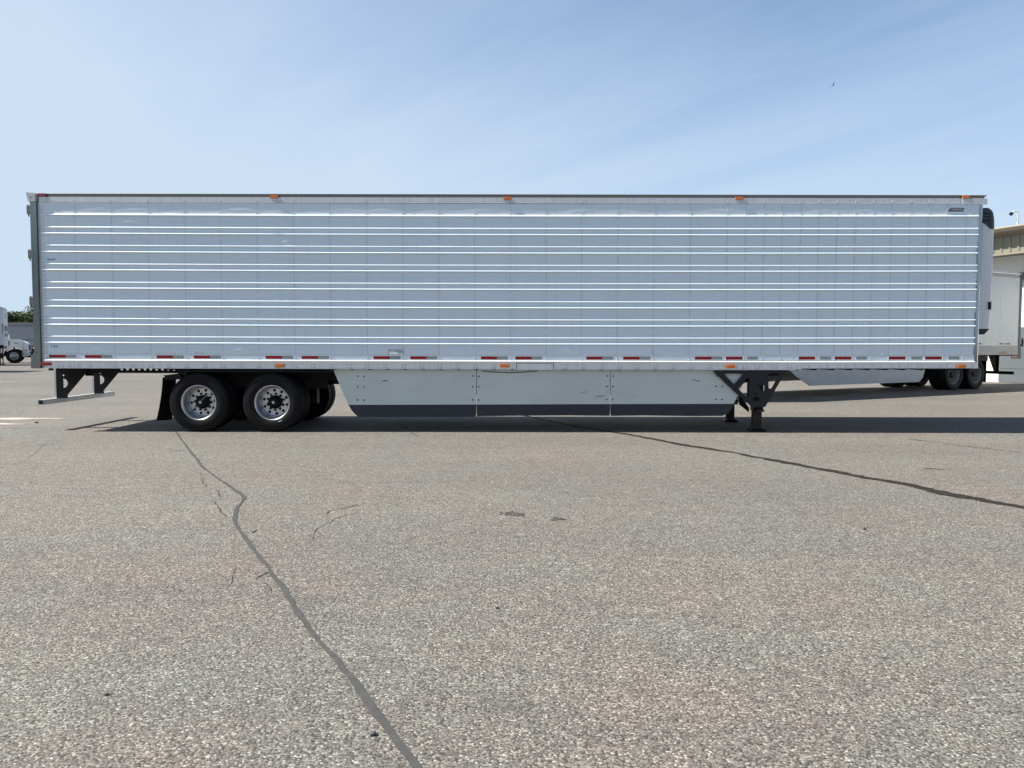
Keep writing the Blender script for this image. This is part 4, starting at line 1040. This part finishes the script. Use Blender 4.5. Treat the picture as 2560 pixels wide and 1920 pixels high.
while k < 13: b.prism([(k, -1.0), (k + .03, -1.04), (k + .09, -1.04), (k + .12, -1.0)], ZF0 + .02, ZF1 + .02, 'Z'); k += .34
bp(b, 'fascia_siding', M_SIDING)
b = MB(); b.box(-26, 13, -1.06, -.9, ZF0 - .05, ZF0 + .02); bp(b, 'fascia_trim', M_EAVE)
ze0, ze1 = P(2490, 580, 30.0).z, P(2490, 571, 30.0).z
b = MB(); b.prism([(-1.0, ZF1 + .01), (-1.48, ze0 - .01), (-1.48, ze0 + .03), (0, ze0 + .05), (0, ZF1 + .01)], -26, 13, 'X'); bp(b, 'soffit', M_SOFFIT)
b = MB(); b.prism([(-1.56, ze0), (-1.48, ze0 - .04), (-1.44, ze1), (-1.6, ze1), (-1.62, ze1 - .06)], -26, 13, 'X'); bp(b, 'eave_gutter', M_EAVE)
b = MB(); b.prism([(-1.46, ze1 + .004), (6, ze1 + .5), (22, ze1 - .3), (22, 5.5), (-1.46, ze1 - .03)], -26, 13, 'X'); bp(b, 'roof', M_TOPRAIL)
def inb(px, py, off):
    """point where a sighting meets the plane 'off' metres in front of the wall, in building coordinates"""
    n_ = Vector((math.sin(ang), -math.cos(ang), 0)); r_ = ray(px, py); tt = ((O + n_ * off) - CO).dot(n_) / r_.dot(n_)
    return wmat(bl).inverted() @ (CO + r_ * tt)
q = inb(2544.5, 562, -1.0); qt = inb(2545, 529, -1.0)
b = MB(); b.tube([(q.x, q.y, q.z - .6), (qt.x, qt.y, qt.z - .08), (qt.x - .03, qt.y - .05, qt.z - .01), (qt.x - .08, qt.y - .12, qt.z + .01), (qt.x - .10, qt.y - .20, qt.z - .06)], .046, 12); vp = bp(b, 'vent_pipe', M_GALV)
b = MB(); b.cyl((qt.x - .10, qt.y - .20, qt.z - .05), (qt.x - .13, qt.y - .26, qt.z - .12), .06, .075); bp(b, 'vent_cap', M_BLACK, vp)
q = inb(2557, 691, 0); b = MB(); b.box(q.x - .12, q.x + 1.2, -.22, 0, q.z - .14, q.z + .14); bp(b, 'door_header', worn('teal_grey_steel', (.09, .13, .14), .5))
q = inb(2554.5, 853, 0); b = MB(); b.box(q.x - .06, q.x + .06, -.12, 0, q.z - .12, q.z + .12); bp(b, 'electrical_box', M_DKPOST, bevel=.005)

# ------------------------------------------------------------------ far left: yard beyond
LY = R(28)
M_SIDE3 = worn('pale_grey_white_side', (.6, .62, .66), .4, 0, .12)
Y3 = 52.0
c3 = P(11, 867, Y3)
t3 = thing('parked_trailer', (c3.x, Y3, 0), 'white trailer with dark front decals cut by the left picture edge, before the white truck', 'semi trailer', rz=LY)
# local frame: x runs back from the nose as negative values, y goes away from the camera
z0, z1 = P(11, 867, Y3).z, P(11, 772, Y3).z
def l3(b, name, m, **k): return b.build(name, m, t3, local=True, **k)
b = MB(); b.box(-13.4, 0, 0, 2.6, z0, z1); l3(b, 'box_body', M_SIDE3, bevel=.06)
b = MB(); b.prism([(-13.4, z1 - .02), (0.01, z1 - .02), (-.12, z1 + .14), (-13.4, z1 + .14)], -.01, 2.61); l3(b, 'roof', M_TOPRAIL)
b = MB(); b.box(-.10, -.04, -.012, .05, z0 + .9, z1 - 1.0); l3(b, 'corner_seam', M_STRIP)
for dz, h_, y0, y1 in ((.62, .34, .9, 1.3), (1.5, .38, .3, 2.3), (1.86, .22, .3, 2.3)):
    b = MB(); b.box(0, .008, y0, y1, z1 - dz, z1 - dz + h_); l3(b, 'front_decal', M_DKPOST)
b = MB(); b.box(-13.2, -.1, .1, 2.5, z0 - .12, z0); b.box(-13.2, -.05, -.01, .05, z0 - .02, z0 + .12); l3(b, 'chassis', M_BLACK)
for yy in (.45, 2.1):
    b = MB(); b.box(-.33, -.27, yy - .05, yy + .05, 0, z0 - .1); b.box(-.42, -.18, yy - .15, yy + .15, 0, .03); l3(b, 'landing_gear', M_BLACK)
b = MB(); b.box(-2.2, -.55, .2, .6, .45, 1.0); l3(b, 'side_box', M_STRIP)
for xw in (-10.6, -11.9):
    for yy in (.16, 2.44): attach('wheel', tm_, t3, (xw, yy, WR))

# white bonneted truck, standing at the same slant
Y4 = 57.6
KX, KZ, CX, HY = 39.0, 1924 / Y4, 35.5, 857.7
pt_ = P(CX, 905, Y4)
tr = thing('white_truck', (pt_.x, Y4, 0), 'white bonneted truck facing right beyond the rear of the ribbed trailer', 'truck', rz=LY)
def q4(x, y): return ((x - CX) / KX, max(.0, CAM_H + (HY - y) / KZ - .05))
def l4(b, name, m, parent=None, **k): return b.build(name, m, parent or tr, local=True, **k)
M_TRUCK = mat('white_truck_paint', (.66, .69, .70), .22, 0, .5, .6)
WZ = .525
arch = [(.66 * math.cos(a), WZ + .66 * math.sin(a)) for a in [R(q) for q in range(0, 181, 15)]]
top = [q4(57, 886), q4(73, 881), q4(72.5, 872), q4(71.5, 861), q4(69.5, 857.5), q4(60, 852.2), q4(52, 849.5), q4(42, 847.2), q4(30, 846.6), q4(24, 847.5), q4(18, 851), q4(17.5, 868), q4(11, 870), q4(9, 888)]
hood = top + [(-.68, WZ - .05)] + arch[::-1] + [(.70, WZ - .05)]
b = MB(); b.prism(hood, 0, 2.2); l4(b, 'hood', M_TRUCK, bevel=.09, segs=3)
b = MB(); b.box(-2.6, -.62, .02, 2.2, .75, 2.7); b.prism([(-.62, 1.75), (-.36, 1.80), (-.7, 2.65), (-.8, 2.7)], .1, 2.1); l4(b, 'cab', M_TRUCK, bevel=.05)
b = MB(); b.prism([q4(55, 881), q4(76.5, 880.5), q4(76, 888), q4(70, 890), q4(57, 892)], -.05, 2.25); bm_ = l4(b, 'bumper', worn('dull_white_bumper', (.42, .45, .43), .4), bevel=.03)
b = MB(); p = q4(58.5, 884.5); b.cyl((p[0], -.065, p[1]), (p[0], -.045, p[1]), .05); l4(b, 'fog_light', M_SCREEN, bm_)
a_, c_ = q4(64, 878), q4(71.8, 872.3)
b = MB(); b.box(a_[0], a_[0] + .1, -.012, .25, a_[1], c_[1]); b.cur = 1; b.box(a_[0] + .1, c_[0], -.012, .25, a_[1], c_[1]); l4(b, 'headlight', [mat('orange_turn_lens', (.35, .12, .08), .2), mat('clear_lens', (.6, .62, .62), .1)], bevel=.02)
a_, c_ = q4(72, 876), q4(74.5, 862)
b = MB(); b.box(a_[0], c_[0] + .03, .45, 1.75, a_[1], c_[1]); l4(b, 'grille', M_DKPOST)
b = MB(); b.prism([q4(37, 855.5), q4(48, 858), q4(47, 859.5), q4(38, 858.5)], -.01, .01); l4(b, 'hood_vent', M_DKPOST)
b = MB(); b.prism([q4(23.8, 834), q4(25.5, 836), q4(27.5, 844), q4(24.5, 844)], .1, .25); l4(b, 'mirror', M_TRUCK)
b = MB(); b.prism([q4(21.5, 853), q4(27.5, 851), q4(25.5, 855), q4(25, 864), q4(23, 864)], -.012, .05); l4(b, 'hood_gap', M_INK)
b = MB(); b.box(-6.5, 1.2, .6, 1.6, .5, .85); b.box(.6, 1.2, .2, 2, .42, .55); b.box(-2.6, -.75, .05, .6, .35, .85); l4(b, 'chassis', M_BLACK)
k_ = .525 / WR
M_TRIM_R = worn('grey_truck_rim', (.34, .35, .34), .4, .5, .3)
for yy, fl in ((.16, False), (2.02, True)):
    w = attach('wheel', tm_, tr, (0, yy, WZ), (0, 0, math.pi if fl else 0)); w.scale = (k_, 1.0, k_)
    b2 = MB(); b2.smooth = True; b2.lathe([(.30, -.10), (.285, -.08), (.25, -.13), (.20, -.17), (.12, -.175), (.11, -.22), (0, -.225)], (0, 0, 0), 28, caps=False)
    n0 = len(b2.f)
    for i in range(8): a_ = i * math.pi / 4; b2.lathe([(.03, -.178), (0, -.178)], (.185 * math.cos(a_), 0, .185 * math.sin(a_)), 8, caps=False)
    for i in range(n0, len(b2.f)): b2.mi[i] = 1
    b2.build('rim', [M_TRIM_R, M_INK], w, local=True)
for yy in (.2, 2.0): attach('wheel', tm_, tr, (-4.6, yy, WR))

# grey trailer farther back
Y5 = 94.0
t5 = thing('grey_trailer', (P(150, 850, Y5).x, Y5 + 1.3, 0), 'plain grey trailer in the distance behind the white truck and below the trees', 'semi trailer')
x0, x1 = P(-50, 850, Y5).x, P(285, 850, Y5).x
z1 = P(60, 807, Y5).z
M_GREY = worn('blue_grey_trailer_side', (.17, .19, .225), .45, 0, .25, (1, 1, .3), (.13, .14, .15))
b = MB(); b.box(x0, x1, Y5, Y5 + 2.6, 1.1, z1 - .12); zz = P(60, 846.5, Y5).z; b.box(x0, x1, Y5 - .02, Y5, zz - .03, zz + .03); b.build('box_body', M_GREY, t5)
b = MB(); b.box(x0 - .02, x1 + .02, Y5 - .03, Y5 + 2.63, z1 - .12, z1 + .03); b.build('roof', M_STRIP, t5)
b = MB(); xg = P(84, 870, Y5).x; b.box(x0 + .2, x1 - .2, Y5 + .2, Y5 + 2.4, .98, 1.1)
for yy in (.5, 2.0): b.box(xg - .12, xg + .12, Y5 + yy - .1, Y5 + yy + .1, .0, .98)
b.box(xg - .35, xg + .3, Y5 + .1, Y5 + .6, .35, .8); b.build('chassis', M_BLACK, t5)
for xw in (x1 - 2.0, x1 - 3.3):
    for yy in (-1.14, 1.14): attach('wheel', tm_, t5, (xw - t5.location.x, yy, WR))
# a trailer standing just left of the frame: only its shadow reaches into the picture
t6 = copy_tree(t3); t6.location = (P(0, 931, 39.0).x - 2.6, 39.0, 0); t6.rotation_euler = (0, 0, 0)
t6['label'] = 'white trailer with dark front decals left of the frame, nearest the camera in its row'
# ------------------------------------------------------------------ trees
M_BARK = worn('grey_brown_bark', (.09, .07, .055), .9, 0, .3, (6, 6, 1))
def leafmat(name, c):
    m = mat(name, c, .6, 0, .3); t = NT(m); n = t.noise(t.co(), .9, 3); g_ = t.add('ShaderNodeObjectInfo')
    t.base(t.mix(t.rng(n, .3, .7, 0, 1), rgb(c[0] * .65, c[1] * .65, c[2] * .7), rgb(c[0] * 1.4, c[1] * 1.35, c[2] * 1.2)))
    return m
LEAF = [leafmat('green_leaves', (.055, .085, .026)), leafmat('yellow_green_leaves', (.075, .105, .032))]
def make_tree(seed, h, rad, label, lm, nleaf=3800, leaf=.16):
    rnd = random.Random(seed)
    root_ = thing('tree', (0, 0, 0), label, 'tree', 'trees beyond the yard')
    b = MB(); b.cyl((0, 0, 0), (0, 0, h * .35), .16, .12, 8); b.cyl((0, 0, h * .35), (rnd.uniform(-.3, .3), 0, h * .8), .12, .04, 8)
    clumps = []
    for i in range(13):
        a_ = rnd.uniform(0, 6.28); z = h * rnd.uniform(.3, .92); rr = rad * rnd.uniform(.2, .85) * (1 - .6 * abs(z / h - .5))
        c = Vector((rr * math.cos(a_), rr * math.sin(a_), z)); clumps.append((c, rad * rnd.uniform(.22, .42)))
        b.cyl((0, 0, max(h * .22, z - rr * .9)), c, .05, .015, 6)
    b.build('trunk', M_BARK, root_, local=True)
    vs, fs = [], []
    for i in range(nleaf):
        c, r_ = rnd.choice(clumps)
        d = Vector((rnd.gauss(0, 1), rnd.gauss(0, 1), rnd.gauss(0, 1))).normalized() * r_ * rnd.random() ** .45
        p = c + Vector((d.x, d.y, d.z * .8)); s = leaf * rnd.uniform(.5, 1.3)
        q = Quaternion((rnd.gauss(0, 1), rnd.gauss(0, 1), rnd.gauss(0, 1), rnd.gauss(0, 1))).normalized()
        k = len(vs)
        for u, v in ((-1, 0), (0, -.5), (1, 0), (0, .5)): vs.append(tuple(p + q @ Vector((u * s, v * s, 0))))
        fs.append((k, k + 1, k + 2, k + 3))
    m = MB(); m.add(vs, fs); m.build('crown', lm, root_, local=True)
    return root_
def place(tr_, x, y, s, rz): tr_.location = (x, y, 0); tr_.scale = (s, s, s); tr_.rotation_euler = (0, 0, rz)
tA = make_tree(1, 6.6, 3.0, 'a', LEAF[0]); tB = make_tree(2, 6.9, 2.2, 'b', LEAF[1], 2600); tC = make_tree(3, 7.4, 2.4, 'c', LEAF[0], 1700, .15)
first = {0: tA, 1: tB, 2: tC}; used = set()
spots = [(14, 112, 0, .98, 'dense dark green tree right behind the white rounded trailer nose'), (33, 114, 0, .93, 'rounded dark green tree above the left end of the grey trailer'),
         (53, 116, 1, .87, 'small pale green tree with a pointed top above the middle of the grey trailer'), (67, 113, 2, .82, 'loose light green tree with sky gaps above the grey trailer'),
         (77, 118, 2, 1.05, 'taller thin tree with sparse top beside the rear post of the ribbed trailer'), (86, 112, 0, .9, 'dense green tree half hidden by the rear post of the ribbed trailer')]
for i, (px, yy, kd, s, lab) in enumerate(spots):
    o = first[kd] if kd not in used else copy_tree(first[kd]); used.add(kd)
    place(o, P(px, 800, yy).x, yy, s, i * 1.3); o['label'] = lab
# the tree belt behind the photographer (mirrored in the polished posts)
rnd = random.Random(4)
for i in range(30):
    o = copy_tree(first[i % 3]); place(o, -68 + i * 4.7 + rnd.uniform(-1, 1), -42 + rnd.uniform(-4, 4), rnd.uniform(1.35, 1.75), rnd.uniform(0, 6)); o['group'] = 'tree belt behind the photographer'
    o['label'] = 'green tree in the belt along the yard opposite the ribbed trailer'

# ------------------------------------------------------------------ bird
pb_ = P(2083, 214, 60.0)
bird = thing('bird', pb_, 'small dark bird flying high in the clear sky at right', 'bird')
M_BIRD = worn('dark_plumage', (.02, .024, .034), .7)
b = MB(); b.smooth = True
b.lathe([(0, -.13), (.012, -.11), (.03, -.05), (.036, 0), (.026, .06), (.022, .085), (.024, .10), (.012, .125), (0, .135)], (0, 0, 0), 10, 'X', caps=False)
b.smooth = False; b.add([(-.11, -.03, .0), (-.11, .03, .0), (-.2, .035, .005), (-.2, -.035, .005), (-.11, 0, .012)], [(0, 3, 2, 1), (0, 1, 4), (0, 4, 3), (4, 1, 2), (4, 2, 3)])
bo = b.build('body', M_BIRD, bird, local=True)
for s in (-1, 1):
    b = MB(); v = [(.05, s * .02, .01), (-.05, s * .02, .01), (.055, s * .12, .09), (-.05, s * .12, .085), (-.02, s * .26, .17)]
    b.add(v + [(x, y, z + .006) for x, y, z in v], [(0, 1, 3, 2), (2, 3, 4), (5, 7, 8, 6), (7, 9, 8), (0, 2, 7, 5), (2, 4, 9, 7), (1, 6, 8, 3), (3, 8, 9, 4), (0, 5, 6, 1)])
    b.build('wing', M_BIRD, bird, local=True)
bird.rotation_euler = (R(-25), R(-18), R(35))
